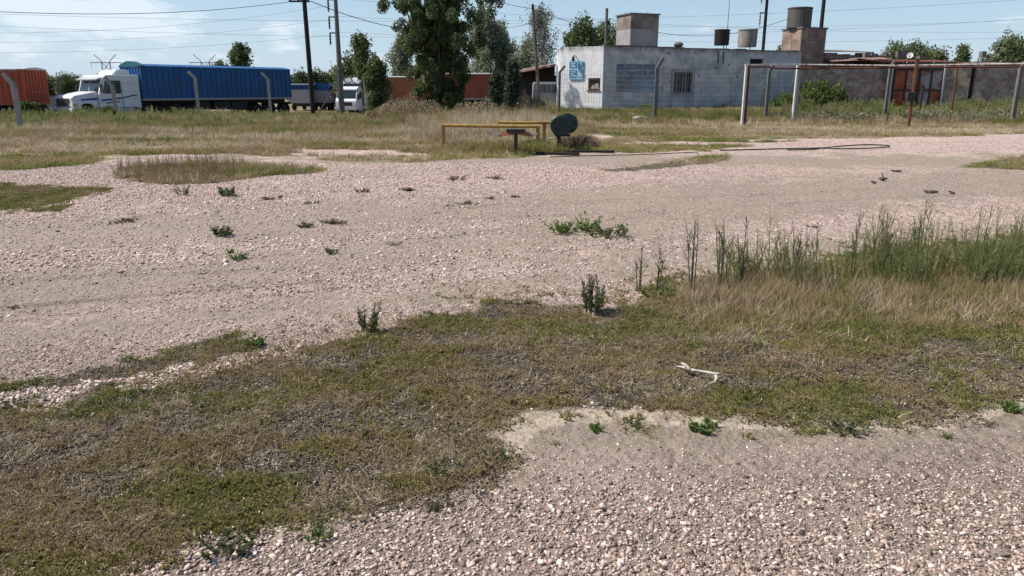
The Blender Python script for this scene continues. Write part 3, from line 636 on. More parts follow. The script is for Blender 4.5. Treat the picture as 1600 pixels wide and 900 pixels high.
def wall_with_holes(a, b_, ha, hb, holes, depth, name, mt, parent, outn):
    """wall from a to b (local xy), holes = (u0,u1,z0,z1) in metres along the wall; returns reveals inside the same mesh"""
    a = Vector(a); b_ = Vector(b_); Ln = (b_ - a).length; d = (b_ - a) / Ln; mb = MB()
    us_ = sorted({0, Ln, *[h[0] for h in holes], *[h[1] for h in holes]}); zs = sorted({-.6, *[h[2] for h in holes], *[h[3] for h in holes]})
    def pt(u, z, dd=0): q = a + d * u - Vector(outn) * dd; return (q.x, q.y, z)
    for i in range(len(us_) - 1):
        u0, u1 = us_[i], us_[i + 1]; um = (u0 + u1) / 2; t0 = ha + (hb - ha) * u0 / Ln; t1 = ha + (hb - ha) * u1 / Ln
        for j in range(len(zs)):
            z0 = zs[j]; top = j == len(zs) - 1; z1 = None if top else zs[j + 1]; zm = z0 + .01
            if any(h[0] < um < h[1] and h[2] < zm < h[3] for h in holes): continue
            if top: mb.quad(pt(u0, z0), pt(u1, z0), pt(u1, t1), pt(u0, t0))
            else: mb.quad(pt(u0, z0), pt(u1, z0), pt(u1, z1), pt(u0, z1))
    for (u0, u1, z0, z1) in holes:
        mb.quad(pt(u0, z0), pt(u1, z0), pt(u1, z0, depth), pt(u0, z0, depth)); mb.quad(pt(u0, z1, depth), pt(u1, z1, depth), pt(u1, z1), pt(u0, z1))
        mb.quad(pt(u0, z0), pt(u0, z0, depth), pt(u0, z1, depth), pt(u0, z1)); mb.quad(pt(u1, z0, depth), pt(u1, z0), pt(u1, z1), pt(u1, z1, depth))
    # thickness: the parapet's flat top
    mb.quad(pt(0, ha), pt(Ln, hb), pt(Ln, hb, .22), pt(0, ha, .22))
    return mb.build(name, mt, parent, uvm=True)
c0 = (c0x - c1x, c0y - c1y); c1 = (0, 0); c2 = (c2x - c1x, c2y - c1y)
LF = Vector(c2).length; dF = Vector(c2).normalized(); nF = Vector((dF.y, -dF.x)); LL_ = Vector(c0).length; dL = (-Vector(c0)).normalized(); nL = Vector((dL.y, -dL.x))
def uF(px):     # metres along the long wall where a sight line at px meets it
    v = ray(px, 120); k = v.x / v.y; return (k * c1y - c1x) / (dF.x - k * dF.y)
def uL(px):
    v = ray(px, 120); k = v.x / v.y; return (k * c0y - c0x) / (dL.x - k * dL.y)
def zat(px, py, dist): return P(px, py, dist).z - zb
def F3(u, z, out=0.): q = dF * u + nF * out; return Vector((q.x, q.y, z))
def L3(u, z, out=0.): q = Vector(c0) + dL * u + nL * out; return Vector((q.x, q.y, z))
wy = c1y + dF.y * uF(1067)
win = (uF(1053), uF(1081), zat(1067, 145, wy), zat(1067, 113, wy)); vy = c1y + dF.y * uF(1180)
ven = (uF(1170), uF(1191), zat(1180, 102, vy), zat(1180, 92, vy))
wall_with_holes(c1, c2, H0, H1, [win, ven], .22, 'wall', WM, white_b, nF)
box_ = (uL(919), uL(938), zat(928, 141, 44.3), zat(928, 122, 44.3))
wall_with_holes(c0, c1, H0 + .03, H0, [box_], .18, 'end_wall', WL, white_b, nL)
e0 = (d0x - c1x, d0y - c1y); e2 = (d2x - c1x, d2y - c1y)
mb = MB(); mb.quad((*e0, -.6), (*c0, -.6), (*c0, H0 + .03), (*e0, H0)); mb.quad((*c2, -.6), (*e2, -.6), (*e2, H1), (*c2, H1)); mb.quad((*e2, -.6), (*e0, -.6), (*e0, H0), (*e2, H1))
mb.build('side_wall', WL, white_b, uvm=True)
mb = MB(); mb.quad((*c0, H0 - .28), (*c1, H0 - .28), (*c2, H1 - .28), (*e2, H1 - .28), (*e0, H0 - .28)); mb.build('roof', M['conc_dark'], white_b)
# coping: thin uneven cap along the wall head
mb = MB(); random.seed(5); u = 0
while u < LF - .3:
    w_ = random.uniform(.5, 1.4); w_ = min(w_, LF - u); h_ = random.uniform(.03, .085); zz = H0 + (H1 - H0) * u / LF
    q = dF * (u + w_ / 2); mb.box((q.x - nF.x * .1, q.y - nF.y * .1, zz + h_ / 2), (w_ - .004, .30, h_), math.atan2(dF.y, dF.x)); u += w_
mb.build('coping', M['conc_dark'], white_b)
ro = math.atan2(dF.y, dF.x); rl = math.atan2(dL.y, dL.x)
def wbox(mb, fn, u, z, out, w_, d_, h_, rot, mi=0): q = fn(u, z, out); mb.box(q, (w_, d_, h_), rot, mi=mi)
# window
uw = (win[0] + win[1]) / 2; ww = win[1] - win[0]; zw = (win[2] + win[3]) / 2; hw = win[3] - win[2]
mb = MB()
for s_ in (-1, 1): wbox(mb, F3, uw + s_ * (ww / 2 + .09), zw, .012, .18, .05, hw + .36, ro)
for s_ in (-1, 1): wbox(mb, F3, uw, zw + s_ * (hw / 2 + .09), .012, ww - .004, .05, .178, ro)
wf = mb.build('window', mat('window_surround', (.40, .36, .35), .9, .4, 6), white_b)
mb = MB(); wbox(mb, F3, uw, zw, -.16, ww - .01, .02, hw - .01, ro); mb.build('pane', M['glass'], wf)
mb = MB()
for i in range(6): wbox(mb, F3, win[0] + ww * (i + .5) / 6, zw, -.02, .022, .022, hw - .02, ro)
for i in range(3): wbox(mb, F3, uw, win[2] + hw * (i + .5) / 3, -.045, ww - .02, .02, .03, ro)
mb.build('window_bars', M['dark'], wf)
mb = MB(); wbox(mb, F3, (ven[0] + ven[1]) / 2, (ven[2] + ven[3]) / 2, -.2, ven[1] - ven[0] - .01, .02, ven[3] - ven[2] - .01, ro); mb.build('vent', M['black'], white_b)
mb = MB(); wbox(mb, F3, (ven[0] + ven[1]) / 2 + .1, ven[2] - .06, .03, 1.3, .06, .10, ro); mb.build('lintel', M['conc_dark'], white_b)
# recess with meter, bottom rusty sill
ub = (box_[0] + box_[1]) / 2; zbx = (box_[2] + box_[3]) / 2; wb = box_[1] - box_[0]; hb = box_[3] - box_[2]
mb = MB(); wbox(mb, L3, ub, zbx, -.17, wb - .01, .02, hb - .01, rl); rc = mb.build('meter_recess', mat('recess_dark', (.09, .065, .04), .9, .5, 6), white_b)
mb = MB()
for (du, dz, w_, h_, mi) in ((-.08, -.16, .16, .2, 0), (.14, -.10, .18, .28, 0), (.22, -.22, .12, .12, 1), (-.2, -.2, .1, .14, 1)): wbox(mb, L3, ub + du, zbx + dz, -.11, w_, .06, h_, rl, mi)
mb.build('meter', [M['palegrey'], mat('orange_box', (.5, .25, .1), .7)], rc)
mb = MB(); wbox(mb, L3, ub, box_[2] - .03, .02, wb + .1, .06, .05, rl); mb.build('recess_sill', M['rust'], rc)
# faded painted panel on the long wall
pu0, pu1 = uF(963), uF(1023); py_ = c1y + dF.y * uF(993); pz0, pz1 = zat(993, 143, py_), zat(993, 100, py_)
mm = bpy.data.materials.new('faded_mural'); mm.use_nodes = True; t = mm.node_tree; n = t.nodes; L = t.links; p = n['Principled BSDF']; p.inputs['Roughness'].default_value = .9
co = n.new('ShaderNodeTexCoord')
na_ = n.new('ShaderNodeTexNoise'); na_.inputs['Scale'].default_value = 2.1; na_.inputs['Detail'].default_value = 8; na_.inputs['Roughness'].default_value = .7; L.new(co.outputs['Object'], na_.inputs['Vector'])
nb2 = n.new('ShaderNodeTexNoise'); nb2.inputs['Scale'].default_value = .8; nb2.inputs['Detail'].default_value = 3; L.new(co.outputs['Object'], nb2.inputs['Vector'])
sx = n.new('ShaderNodeSeparateXYZ'); L.new(co.outputs['Generated'], sx.inputs[0])
f1 = rmp(na_.outputs['Fac'], .38, .62); c_ = mixc(f1, (.27, .265, .29), (.10, .12, .17)); c_ = mixc(rmp(nb2.outputs['Fac'], .42, .58, 0, .6), c_, (.10, .16, .23))
c_ = mixc(mth('MULTIPLY', rmp(sx.outputs[0], .35, .6), rmp(sx.outputs[2], .6, .35)), c_, mixc(f1, (.10, .25, .36), (.30, .34, .38)))
c_ = mixc(rmp(na_.outputs['Fac'], .60, .66, 0, .7), c_, (.40, .34, .33)); L.new(c_, p.inputs['Base Color'])
mb = MB(); pu = (pu0 + pu1) / 2; pw = pu1 - pu0; pz = (pz0 + pz1) / 2; ph = pz1 - pz0; wbox(mb, F3, pu, pz, .004, pw, .016, ph, ro); mu = mb.build('painted_panel', mm, white_b)
mb = MB(); wbox(mb, F3, pu + pw * .16, pz, .014, .07, .012, ph - .02, ro)
random.seed(3)
for k in range(9): wbox(mb, F3, pu0 + pw * random.uniform(.1, .9), pz0 + ph * random.uniform(.15, .9), .0145, random.uniform(.15, .6), .012, random.uniform(.03, .07), ro)
mb.build('faded_lettering', mat('faded_letter_paint', (.36, .37, .40), .9, .4, 9), mu)
# small fittings on the walls
mb = MB(); 
for (px_, py2, w_, h_) in ((1042, 83, .22, .09), (1085, 83, .12, .09), (1068, 92, .1, .05), (1080, 92, .1, .06), (1092, 119, .1, .14), (1118, 106, .08, .18), (1152, 120, .1, .14), (1163, 80, .13, .09), (1179, 85, .1, .05), (1137, 101, .1, .12)):
    yy_ = c1y + dF.y * uF(px_); mb = MB(); wbox(mb, F3, uF(px_), zat(px_, py2, yy_), .003, w_, .02, h_, ro); mb.build('wall_hole', M['conc_dark'], white_b)
for k in range(2):
    u_ = uF(1120 + k * 8); yy_ = c1y + dF.y * u_; z0, z1 = zat(1120, 99, yy_), zat(1120, 80, yy_); mb = MB(); wbox(mb, F3, u_, (z0 + z1) / 2, .02, .07, .05, z1 - z0, ro); mb.build('wall_channel', M['conc_dark'], white_b)

mb = MB(); q = L3(uL(899), zat(899, 88, 45), .0); mb.tube([q, q + Vector((nL.x * .25, nL.y * .25, .05)), q + Vector((nL.x * .3, nL.y * .3, -.05))], .025); mb.tube([q + Vector((nL.x * .3, nL.y * .3, -.02)), q + Vector((nL.x * .3, nL.y * .3, -.28))], [.06, .11], 10); mb.build('wall_lamp', M['dark'], white_b)
# mossy footing stain and pipe
mb = MB(); wbox(mb, F3, LF * .5, .05, .02, LF - .2, .05, .28, ro); mb.build('plinth', mat('mossy_plinth', (.12, .15, .17), .95, .5, 3), white_b)
# posters: a lower and upper row of blue cards on a pale board
su0, su1 = uL(890), uL(911.5); syy = 45.0; sz0, sz1 = zat(900, 124, syy), zat(900, 95, syy)
sg_ = thing('poster_board', 'pale blue board of four posters on the sunlit end wall of the white building', 'sign', Vector((c1x, c1y, zb)) + L3((su0 + su1) / 2, sz0, .05), rl)
sw = su1 - su0; sh = sz1 - sz0
mb = MB(); mb.box((0, 0, sh / 2), (sw, .05, sh)); mb.build('board', M['poster'], sg_)
for i, (x0, x1, z0, z1) in enumerate(((.03, .56, .62, .92), (.66, .97, .70, .90), (.03, .56, .10, .50), (.66, .97, .12, .52))):
    mb = MB(); mb.box(((x0 + x1) / 2 * sw - sw / 2, -.032, (z0 + z1) / 2 * sh), ((x1 - x0) * sw, .014, (z1 - z0) * sh)); pp_ = mb.build('poster', M['posterdark'] if i != 3 else M['poster'], sg_)
    mb = MB(); random.seed(i)
    for k in range(3): mb = MB(); mb.box(((x0 + x1) / 2 * sw - sw / 2 + random.uniform(-.05, .05), -.043, (z0 + (z1 - z0) * (k + .7) / 3.6) * sh), ((x1 - x0) * sw * random.uniform(.4, .8), .008, .035)); mb.build('text_line', M['posterwhite'], pp_)
# rooftop water-tank box
def roof_box(px0, px1, pyt, pyb, dist, depth, name, mt, parent, z0=None):
    a = P(px0, pyb, dist); b2 = P(px1, pyb, dist + .36 * (P(px1, pyb, dist).x - a.x)); w_ = (Vector((b2.x, b2.y)) - Vector((a.x, a.y))).length
    top = P(px0, pyt, dist).z; bot = a.z if z0 is None else z0
    return a, b2, w_, top, bot
ux0, ux1 = uF(985), uF(1028); yy_ = c1y + dF.y * (ux0 + ux1) / 2; zt = zat(1000, 22, yy_); mb = MB(); q = dF * ((ux0 + ux1) / 2) - nF * 1.05
mb.box((q.x, q.y, (H0 - .3 + zt) / 2), (ux1 - ux0, 1.7, zt - H0 + .3), ro)
CNC2 = wall_mat('stained_tank_box', (.34, .325, .325), (.22, .205, .20), tall=0)
rb = mb.build('roof_tank_box', CNC2, white_b, uvm=True)
mb = MB(); mb.box((q.x, q.y, zt - .42), (ux1 - ux0 + .006, 1.706, .78), ro); mb.build('damp_band', mat('damp_render', (.15, .12, .10), .95, .5, 1.5, (.26, .23, .21), lo=.4, hi=.6), rb)
mb = MB(); mb.box((q.x, q.y, zt + .03), (ux1 - ux0 + .16, 1.86, .06), ro)
for k in (-.75, -.45, -.15, .55): mb.tube([(q.x + k, q.y, zt), (q.x + k + .02, q.y, zt + .2)], .018, 5)
mb.build('slab', M['conc_dark'], rb)
def roof_pos(px_, py2, back_): u_ = uF(px_); q = dF * u_ - nF * back_; return Vector((c1x + q.x, c1y + q.y, 0))
# round tanks and small things on the roof: things of their own
def barrel(name, label, px0, px1, pyt, pyb, back_, mt, lip, ring=False, cat='water tank'):
    pc = roof_pos((px0 + px1) / 2, 0, back_); d_ = pc.y; r_ = (px1 - px0) / 2 * d_ / FPX * .985; z0 = P(0, pyb, d_).z; z1 = P(0, pyt, d_).z
    pc.x = P((px0 + px1) / 2, (pyt + pyb) / 2, d_).x
    o = thing(name, label, cat, (pc.x, pc.y, z0)); h_ = z1 - z0
    mb = MB(); mb.tube([(0, 0, 0), (0, 0, h_ * .5), (0, 0, h_ - .07)], [r_ * .97, r_, r_], 24); mb.build('tank_body', mt, o, smooth=False)
    mb = MB(); mb.tube([(0, 0, h_ - .072), (0, 0, h_ - .01), (0, 0, h_)], [r_ * 1.05, r_ * 1.05, r_ * .8], 24); mb.build('lid', lip, o)
    if ring:
        mb = MB(); [mb.tube([(0, 0, h_ * f), (0, 0, h_ * f + .04)], r_ * 1.015, 24) for f in (.15, .5, .8)]; mb.build('hoop', lip, o)
    mb = MB(); mb.tube([(0, -r_ * .6, -.0), (0, -r_ * 1.15, .05), (0, -r_ * 1.15, -.3)], .03, 6); mb.build('outlet_pipe', M['dark'], o)
    return o
barrel('water_tank', 'black drum shaped water tank on the white building roof', 1117, 1139, 46, 71, 1.0, mat('black_tank', (.012, .010, .012), .6), M['dark'])
barrel('water_tank', 'pale grey fibre cement water tank beside the black one on the roof', 1154, 1182, 46, 73.5, 1.0, M['tank'], M['tank'])
o = thing('roof_ventilator', 'small dark round ventilator on the white building roof edge', 'ventilator', roof_pos(1066, 0, .6) + Vector((0, 0, zb + H0 - .3)))
mb = MB(); mb.tube([(0, 0, 0), (0, 0, .42)], .12, 10); mb.build('stem', M['dark'], o); mb = MB(); mb.tube([(0, 0, .38), (0, 0, .5), (0, 0, .62), (0, 0, .68)], [.2, .3, .24, .06], 12); mb.build('cowl', M['conc_dark'], o, smooth=True)

# ruined brick range to the right
t0 = Vector((*XY(1236, 50.2), zb)); 
brick_b = thing('brick_building', 'ruined brick shed with a square tower and rusty sheet roofs', 'building', (t0.x, t0.y, .30))
def BL(px_, Y, z): v = P(px_, 120, Y); return (v.x - t0.x, v.y - t0.y, z)
def bz(py2, Y): return P(0, py2, Y).z - .30
def wseg(px0, Y0, px1, Y1, zt0, zt1, mt, name, thick=.25, jag=0., zlow=-.8):
    a = Vector(BL(px0, Y0, 0)); b2 = Vector(BL(px1, Y1, 0)); d = (b2 - a); Ln = d.length; d.normalize(); nn = Vector((-d.y, d.x, 0)) * thick; mb = MB(); k = max(1, int(Ln / .45)) if jag else 1
    random.seed(int(px0)); prev = None
    for i in range(k):
        p0 = a + d * Ln * i / k; p1 = a + d * Ln * (i + 1) / k; zt_ = zt0 + (zt1 - zt0) * (i + .5) / k + random.uniform(-jag, jag)
        if not jag: za, zb_ = zt0, zt1
        else: za = zb_ = zt_
        vs = [p0, p1, p1 + nn, p0 + nn]; lo_ = [Vector((v.x, v.y, zlow)) for v in vs]; hi_ = [Vector((v.x, v.y, za if j in (0, 3) else zb_)) for j, v in enumerate(vs)]
        mb._add(lo_ + hi_, [(4, 5, 6, 7), (0, 1, 5, 4), (1, 2, 6, 5), (2, 3, 7, 6), (3, 0, 4, 7)])
    return mb.build(name, mt, brick_b, uvm=True)
# tower
mb = MB(); a = Vector(BL(1246, 49.6, 0)); b2 = Vector(BL(1284, 50.3, 0)); d = (b2 - a); w_ = d.length; an = math.atan2(d.y, d.x); c_ = (a + b2) / 2; nn = Vector((-d.y, d.x, 0)).normalized()
zt = bz(45, 49.9); cc = c_ + nn * .9; mb.box((cc.x, cc.y, (zt - .8) / 2), (w_, 1.8, zt + .8), an); mb.build('tower', BRK, brick_b, uvm=True)
mb = MB(); mb.box((cc.x, cc.y, zt + .05), (w_ + .12, 1.95, .1), an); mb.build('tower_slab', M['conc_dark'], brick_b)
tower_top = Vector((t0.x + cc.x, t0.y + cc.y, .30 + zt + .1))
wseg(1284.3, 50.6, 1385, 51.6, bz(82, 50.6), bz(84, 51.6), BRK, 'brick_wall', jag=.14)
wseg(1250, 48.9, 1393, 48.5, bz(108, 48.9), bz(106, 48.5), GBK, 'lower_wall', .25, .09)
wseg(1476, 48.0, 1517, 47.7, bz(104, 48), bz(104, 47.7), GBK, 'lower_wall', .25, .05)
wseg(1517.2, 48.0, 1524, 48.0, bz(103, 48), bz(103, 48), mat('soot_stained_wall', (.05, .048, .055), .95, .3, 2), 'flue_stack', .4)
wseg(1524.2, 47.7, 1760, 46.5, bz(104, 47.7), bz(103, 46.5), GBK, 'lower_wall', .25, .05)
wseg(1395, 52, 1780, 52, bz(97, 52), bz(97, 52), BRK, 'rear_wall', .25, .10)
# roof sheets: pitched, rusty, with loose ends
def sheet(px0, Y0, px1, Y1, py0, py1, dep, drop, name='roof_sheet', mt=None):
    a = Vector(BL(px0, Y0, bz(py0, Y0))); b2 = Vector(BL(px1, Y1, bz(py1, Y1))); d = b2 - a; nn = Vector((-d.y, d.x, 0)).normalized() * dep; mb = MB(); k = max(2, int(d.length / .12)); vs = []
    for i in range(k + 1):
        q = a + d * i / k; w_ = .02 * (i % 2); vs += [q + Vector((0, 0, w_)), q + nn + Vector((0, 0, w_ - drop)), q + Vector((0, 0, w_ - .03)), q + nn + Vector((0, 0, w_ - drop - .03))]
    fs = []
    for i in range(k): o_ = 4 * i; fs += [(o_, o_ + 4, o_ + 5, o_ + 1), (o_ + 2, o_ + 3, o_ + 7, o_ + 6), (o_, o_ + 2, o_ + 6, o_ + 4), (o_ + 1, o_ + 5, o_ + 7, o_ + 3)]
    mb._add(vs, fs); return mb.build(name, mt or M['roof'], brick_b)
sheet(1285, 50.3, 1352, 50.9, 80, 81, 3, -.25); sheet(1300, 48.7, 1392, 48.4, 96, 92, 3.2, -.3); sheet(1338, 48.5, 1395, 48.2, 91, 98, 2.2, .2)
sheet(1395, 48.1, 1500, 47.9, 96, 97, 3.5, -.25, mt=mat('rusty_red_sheet', (.19, .06, .045), .8, .5, 2, (.10, .04, .03))); sheet(1500, 47.6, 1526, 47.5, 101, 96, 2., .1, mt=M['redbrown']); sheet(1524, 47.5, 1590, 47.2, 100, 99, 3, -.15)
# white fascia boards and leftover blocks
mb = MB()
for (px0, px1, py0, h_) in ((1394, 1412, 103, .13), (1524, 1536, 100, .28), (1413, 1446, 104, .09)):
    a = Vector(BL(px0, 47.65, bz(py0, 47.65))); b2 = Vector(BL(px1, 47.6, bz(py0, 47.6))); mb = MB(); mb.box((a + b2) / 2, ((b2 - a).length, .06, h_), 0); mb.build('fascia', M['tarp'], brick_b)
mb = MB(); random.seed(12)
for px_ in (1350, 1356, 1362, 1378, 1386, 1400, 1409, 1434, 1530, 1541): a = Vector(BL(px_, 50.5, bz(random.uniform(84, 90), 50.5))); mb = MB(); mb.box(a, (random.uniform(.2, .5), .3, random.uniform(.15, .5)), random.uniform(0, 1)); mb.build('loose_block', M['conc_dark'], brick_b)
# sheet-metal doors
dm_ = mat('rusted_door_sheet', (.33, .085, .04), .75, .6, .9, (.11, .035, .02), lo=.4, hi=.6); dg_ = mat('worn_grey_door_sheet', (.30, .31, .32), .7, .5, 1.1, (.24, .075, .035), lo=.42, hi=.58, stretch=(1, 1, 1.6)); dp = mat('peeling_door_sheet', (.33, .12, .05), .75, .6, 7, (.38, .33, .30), lo=.5, hi=.56)
Yd = 47.95
def door(pxa, pxb, pytop, mts, lbl=None):
    a = Vector(BL(pxa, Yd, -.1)); b2 = Vector(BL(pxb, Yd, -.1)); zt_ = bz(pytop, Yd); zm_ = bz(141, Yd); wd = (b2 - a).length; k = len(mts[0])
    mb = MB(); cx = (a + b2) / 2
    for i in range(k + 1): xx = a + (b2 - a) * i / k; mb.box((xx.x, xx.y - .03, zt_ / 2), (.09, .10, zt_ + .2))
    for z_ in (zm_, zt_ - .04): mb.box((cx.x, cx.y - .028, z_), (wd - .1, .09, .09))
    dr = mb.build('door', M['dark'], brick_b)
    if lbl: dr['label'] = lbl
    for r_ in range(2):
        for i in range(k):
            x0 = a + (b2 - a) * i / k; x1 = a + (b2 - a) * (i + 1) / k; z0, z1 = ((zm_, zt_) if r_ else (-.1, zm_)); c_ = (x0 + x1) / 2
            mb = MB(); mb.box((c_.x, c_.y, (z0 + z1) / 2), ((x1 - x0).x - .06, .04, z1 - z0 - .06)); mb.build('door_sheet', mts[r_][i], dr)
    return dr
door(1397, 1435, 108, ((dm_, dp), (dm_, dp)), 'rusty red double door'); door(1437, 1473, 108, ((dg_, dm_), (dg_, dg_)), 'half grey rusty double door')
mb = MB(); a = Vector(BL(1391, 47.9, 0)); mb.box((a.x, a.y, bz(105, 48) / 2), (.22, .2, bz(105, 48) + .3)); mb.build('door_post', M['offwhite'], brick_b); mb = MB(); a = Vector(BL(1474.5, 47.9, 0)); mb.box((a.x, a.y, bz(105, 48) / 2), (.1, .2, bz(105, 48) + .3)); mb.build('door_post', M['offwhite'], brick_b)
# tank on the tower, satellite dish on the roof
r_ = 17.3 * 50.5 / FPX; o = thing('water_tank', 'large ribbed grey round water tank on top of the brick tower', 'water tank', (P(1249, 30, 50.6).x, 50.6, tower_top.z)); h_ = P(0, 12, 50.6).z - tower_top.z
mb = MB(); k = 60; pr = []
for ring_z in (0, h_ - .1):
    for i in range(k): rr = r_ * (1 - .018 * (i % 2)) * (.985 if ring_z == 0 else 1); pr.append((rr * math.cos(2 * math.pi * i / k), rr * math.sin(2 * math.pi * i / k), ring_z))
mb._add(pr, [(i, (i + 1) % k, (i + 1) % k + k, i + k) for i in range(k)] + [tuple(range(k - 1, -1, -1))]); mb.build('tank_body', M['tankdark'], o)
mb = MB(); mb.tube([(0, 0, h_ - .1), (0, 0, h_ - .03), (0, 0, h_)], [r_ * 1.03, r_ * 1.03, r_ * .95], 30); mb.build('lid', M['bark'], o)
o = thing('satellite_dish', 'small white satellite dish on the roof behind the rusty doors', 'satellite dish', P(1421, 92, 49.5))
mb = MB(); k = 14; vs = [(0, 0, 0)]
for j in (1, 2, 3):
    for i in range(k): rr = .2 * j / 3; vs.append((rr * math.cos(6.2832 * i / k), -.06 * (j / 3) ** 2, rr * math.sin(6.2832 * i / k)))
fs = [(0, 1 + (i + 1) % k, 1 + i) for i in range(k)] + [(1 + j * k + i, 1 + j * k + (i + 1) % k, 1 + (j + 1) * k + (i + 1) % k, 1 + (j + 1) * k + i) for j in (0, 1) for i in range(k)]
mb._add([Vector(v) + Vector((0, 0, .22)) for v in vs], fs); ds = mb.build('reflector', M['tarp'], o, smooth=True); ds.rotation_euler = (R(-25), 0, R(-30))
mb = MB(); mb.tube([(0, .05, -.5), (0, .05, .2)], .025, 6); mb.build('mast', M['dark'], o); mb = MB(); mb.tube([(0, 0, .0), (-.1, -.35, .22)], .012, 5); mb.build('feed_arm', M['dark'], o)

# ------------------------------------------------------------------ open shed left of the white building
sh_ = thing('open_shed', 'open brown lean-to shed against the white building', 'shed', GZ(*XY(835, 54)))
o0 = sh_.location
def SP(px_, py2, Y): v = P(px_, py2, Y); return v - o0
mb = MB(); a, b2 = SP(795, 114, 54), SP(868, 100, 50); a2, b3 = SP(795, 111, 61), SP(868, 99, 58)
mb._add([a, b2, b3, a2, a - Vector((0, 0, .12)), b2 - Vector((0, 0, .12)), b3 - Vector((0, 0, .12)), a2 - Vector((0, 0, .12))], [(0, 1, 2, 3), (7, 6, 5, 4), (0, 4, 5, 1), (1, 5, 6, 2), (2, 6, 7, 3), (3, 7, 4, 0)]); mb.build('roof', M['roof'], sh_)
mb = MB(); a, b2 = SP(797, 113, 56), SP(867, 102, 52.5); c_, d_ = SP(867, 128, 52.5), SP(797, 131, 56); th_ = Vector((0, .1, 0)); mb._add([a, b2, c_, d_, a + th_, b2 + th_, c_ + th_, d_ + th_], [(0, 1, 2, 3)[::-1], (4, 5, 6, 7), (0, 4, 5, 1), (1, 5, 6, 2), (2, 6, 7, 3), (3, 7, 4, 0)]); mb.build('fascia_boarding', mat('dark_boarding', (.055, .035, .03), .9, .4, 3), sh_)
for px_, Y in ((800, 55.5), (834, 54.5), (862, 53)): mb = MB(); a = SP(px_, 116, Y); mb.box((a.x, a.y, a.z / 2 - .2), (.12, .12, a.z + .4)); mb.build('post', M['wood'], sh_)
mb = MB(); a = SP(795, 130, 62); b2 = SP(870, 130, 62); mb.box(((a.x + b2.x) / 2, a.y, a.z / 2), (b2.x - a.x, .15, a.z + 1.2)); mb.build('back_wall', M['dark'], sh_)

# ------------------------------------------------------------------ vehicles
def wheel(parent, c, r_, w_, rimc='offwhite'):
    mb = MB(); x, y, z = c; prof = [(-w_ / 2, r_ * .8), (-w_ / 2, r_ * .96), (-w_ * .35, r_), (w_ * .35, r_), (w_ / 2, r_ * .96), (w_ / 2, r_ * .8)]
    mb.tube([(x, y + a, z) for a, _ in prof], [b_ for _, b_ in prof], 20); o = mb.build('wheel', M['black'], parent, smooth=False)
    mb = MB(); s_ = -1 if y < 0 else 1; mb.tube([(x, y + s_ * (w_ / 2 + .001), z), (x, y + s_ * (w_ / 2 + .02), z)], [r_ * .58, r_ * .55], 16); mb.tube([(x, y + s_ * (w_ / 2 + .02), z), (x, y + s_ * (w_ / 2 + .08), z)], [r_ * .25, r_ * .18], 10); mb.build('rim', M[rimc], o)
    return o
def grain_trailer(root, x_front, L_, W_, z0, z1, mbody, mcap, arch=.22, mtop='tarp', ribs=.38, axles=(-.86, -.74, -.62), dark_frame=True, floor='palegrey', r_=.50):
    """body hanging back from x_front along -x; z0..z1 box height"""
    mb = MB(); mb.box((x_front - L_ / 2, 0, (z0 + z1) / 2), (L_, W_, z1 - z0)); body = mb.build('trailer_body', mbody, root)
    mb = MB(); k = int(L_ / ribs)
    for i in range(k + 1):
        for s_ in (-1, 1): mb.box((x_front - L_ * i / k + (.03 if i == k else -.03 if i == 0 else 0), s_ * (W_ / 2 + .028), (z0 + z1) / 2), (.075, .055, z1 - z0 - .02))
    for i in range(7): mb.box((x_front + .025, -W_ / 2 + .2 + (W_ - .4) * i / 6, (z0 + z1) / 2), (.05, .06, z1 - z0 - .1))
    for z_ in (z0 + (z1 - z0) * .33, z0 + (z1 - z0) * .68): mb.box((x_front + .04, 0, z_), (.04, W_ - .3, .06))
    mb.build('side_rib', mbody, body)
    mb = MB(); n_ = 12; pr = [(-W_ / 2 - .05, z1)] + [(-W_ / 2 - .05 + (W_ + .1) * i / n_, z1 + .05 + arch * math.sin(math.pi * i / n_)) for i in range(n_ + 1)] + [(W_ / 2 + .05, z1)]
    T = Matrix(((0, 1, 0, 0), (1, 0, 0, 0), (0, 0, 1, 0), (0, 0, 0, 1))); mb.prism(pr, x_front + .08, x_front - .30, T=T); mb.build('end_cap', mcap, body)
    mb = MB(); pr2 = [(-W_ / 2 - .06, z1 - .04)] + [(-W_ / 2 - .06 + (W_ + .12) * i / n_, z1 + .04 + arch * .55 * math.sin(math.pi * i / n_)) for i in range(n_ + 1)] + [(W_ / 2 + .06, z1 - .04)]
    mb.prism(pr2, x_front - .302, x_front - L_ - .05, T=T); mb.build('tarp_cover', M[mtop], body)
    mb = MB(); mb.box((x_front - L_ / 2, 0, z0 - .05), (L_, W_ + .1, .14)); mb.build('side_rail', M[floor], body)
    mb = MB()
    for s_ in (-1, 1): mb.box((x_front - L_ / 2, s_ * .45, z0 - .26), (L_ - .1, .14, .26))
    mb.box((x_front - L_ + .1, 0, z0 - .42), (.1, W_ - .1, .16)); 
    for a in axles: mb.tube([(x_front + a * L_, -W_ / 2 + .2, r_), (x_front + a * L_, W_ / 2 - .2, r_)], .08, 8)
    for f in (-.36, -.50, -.62): mb.box((x_front + f * L_, 0, z0 - .52), (L_ * .11, W_ - .4, .56))
    mb.build('chassis', M['dark'], root)
    for a in axles:
        for s_ in (-1, 1): wheel(root, (x_front + a * L_, s_ * (W_ / 2 - .18), r_), r_, .34, 'dark')
    return body
def mirror(mb, x, y, z): mb.tube([(x, y * .93, z + .25), (x + .1, y * 1.1, z + .2), (x + .1, y * 1.1, z - .25), (x, y * .93, z - .3)], .02, 5); mb.box((x + .12, y * 1.12, z), (.06, .2, .42))

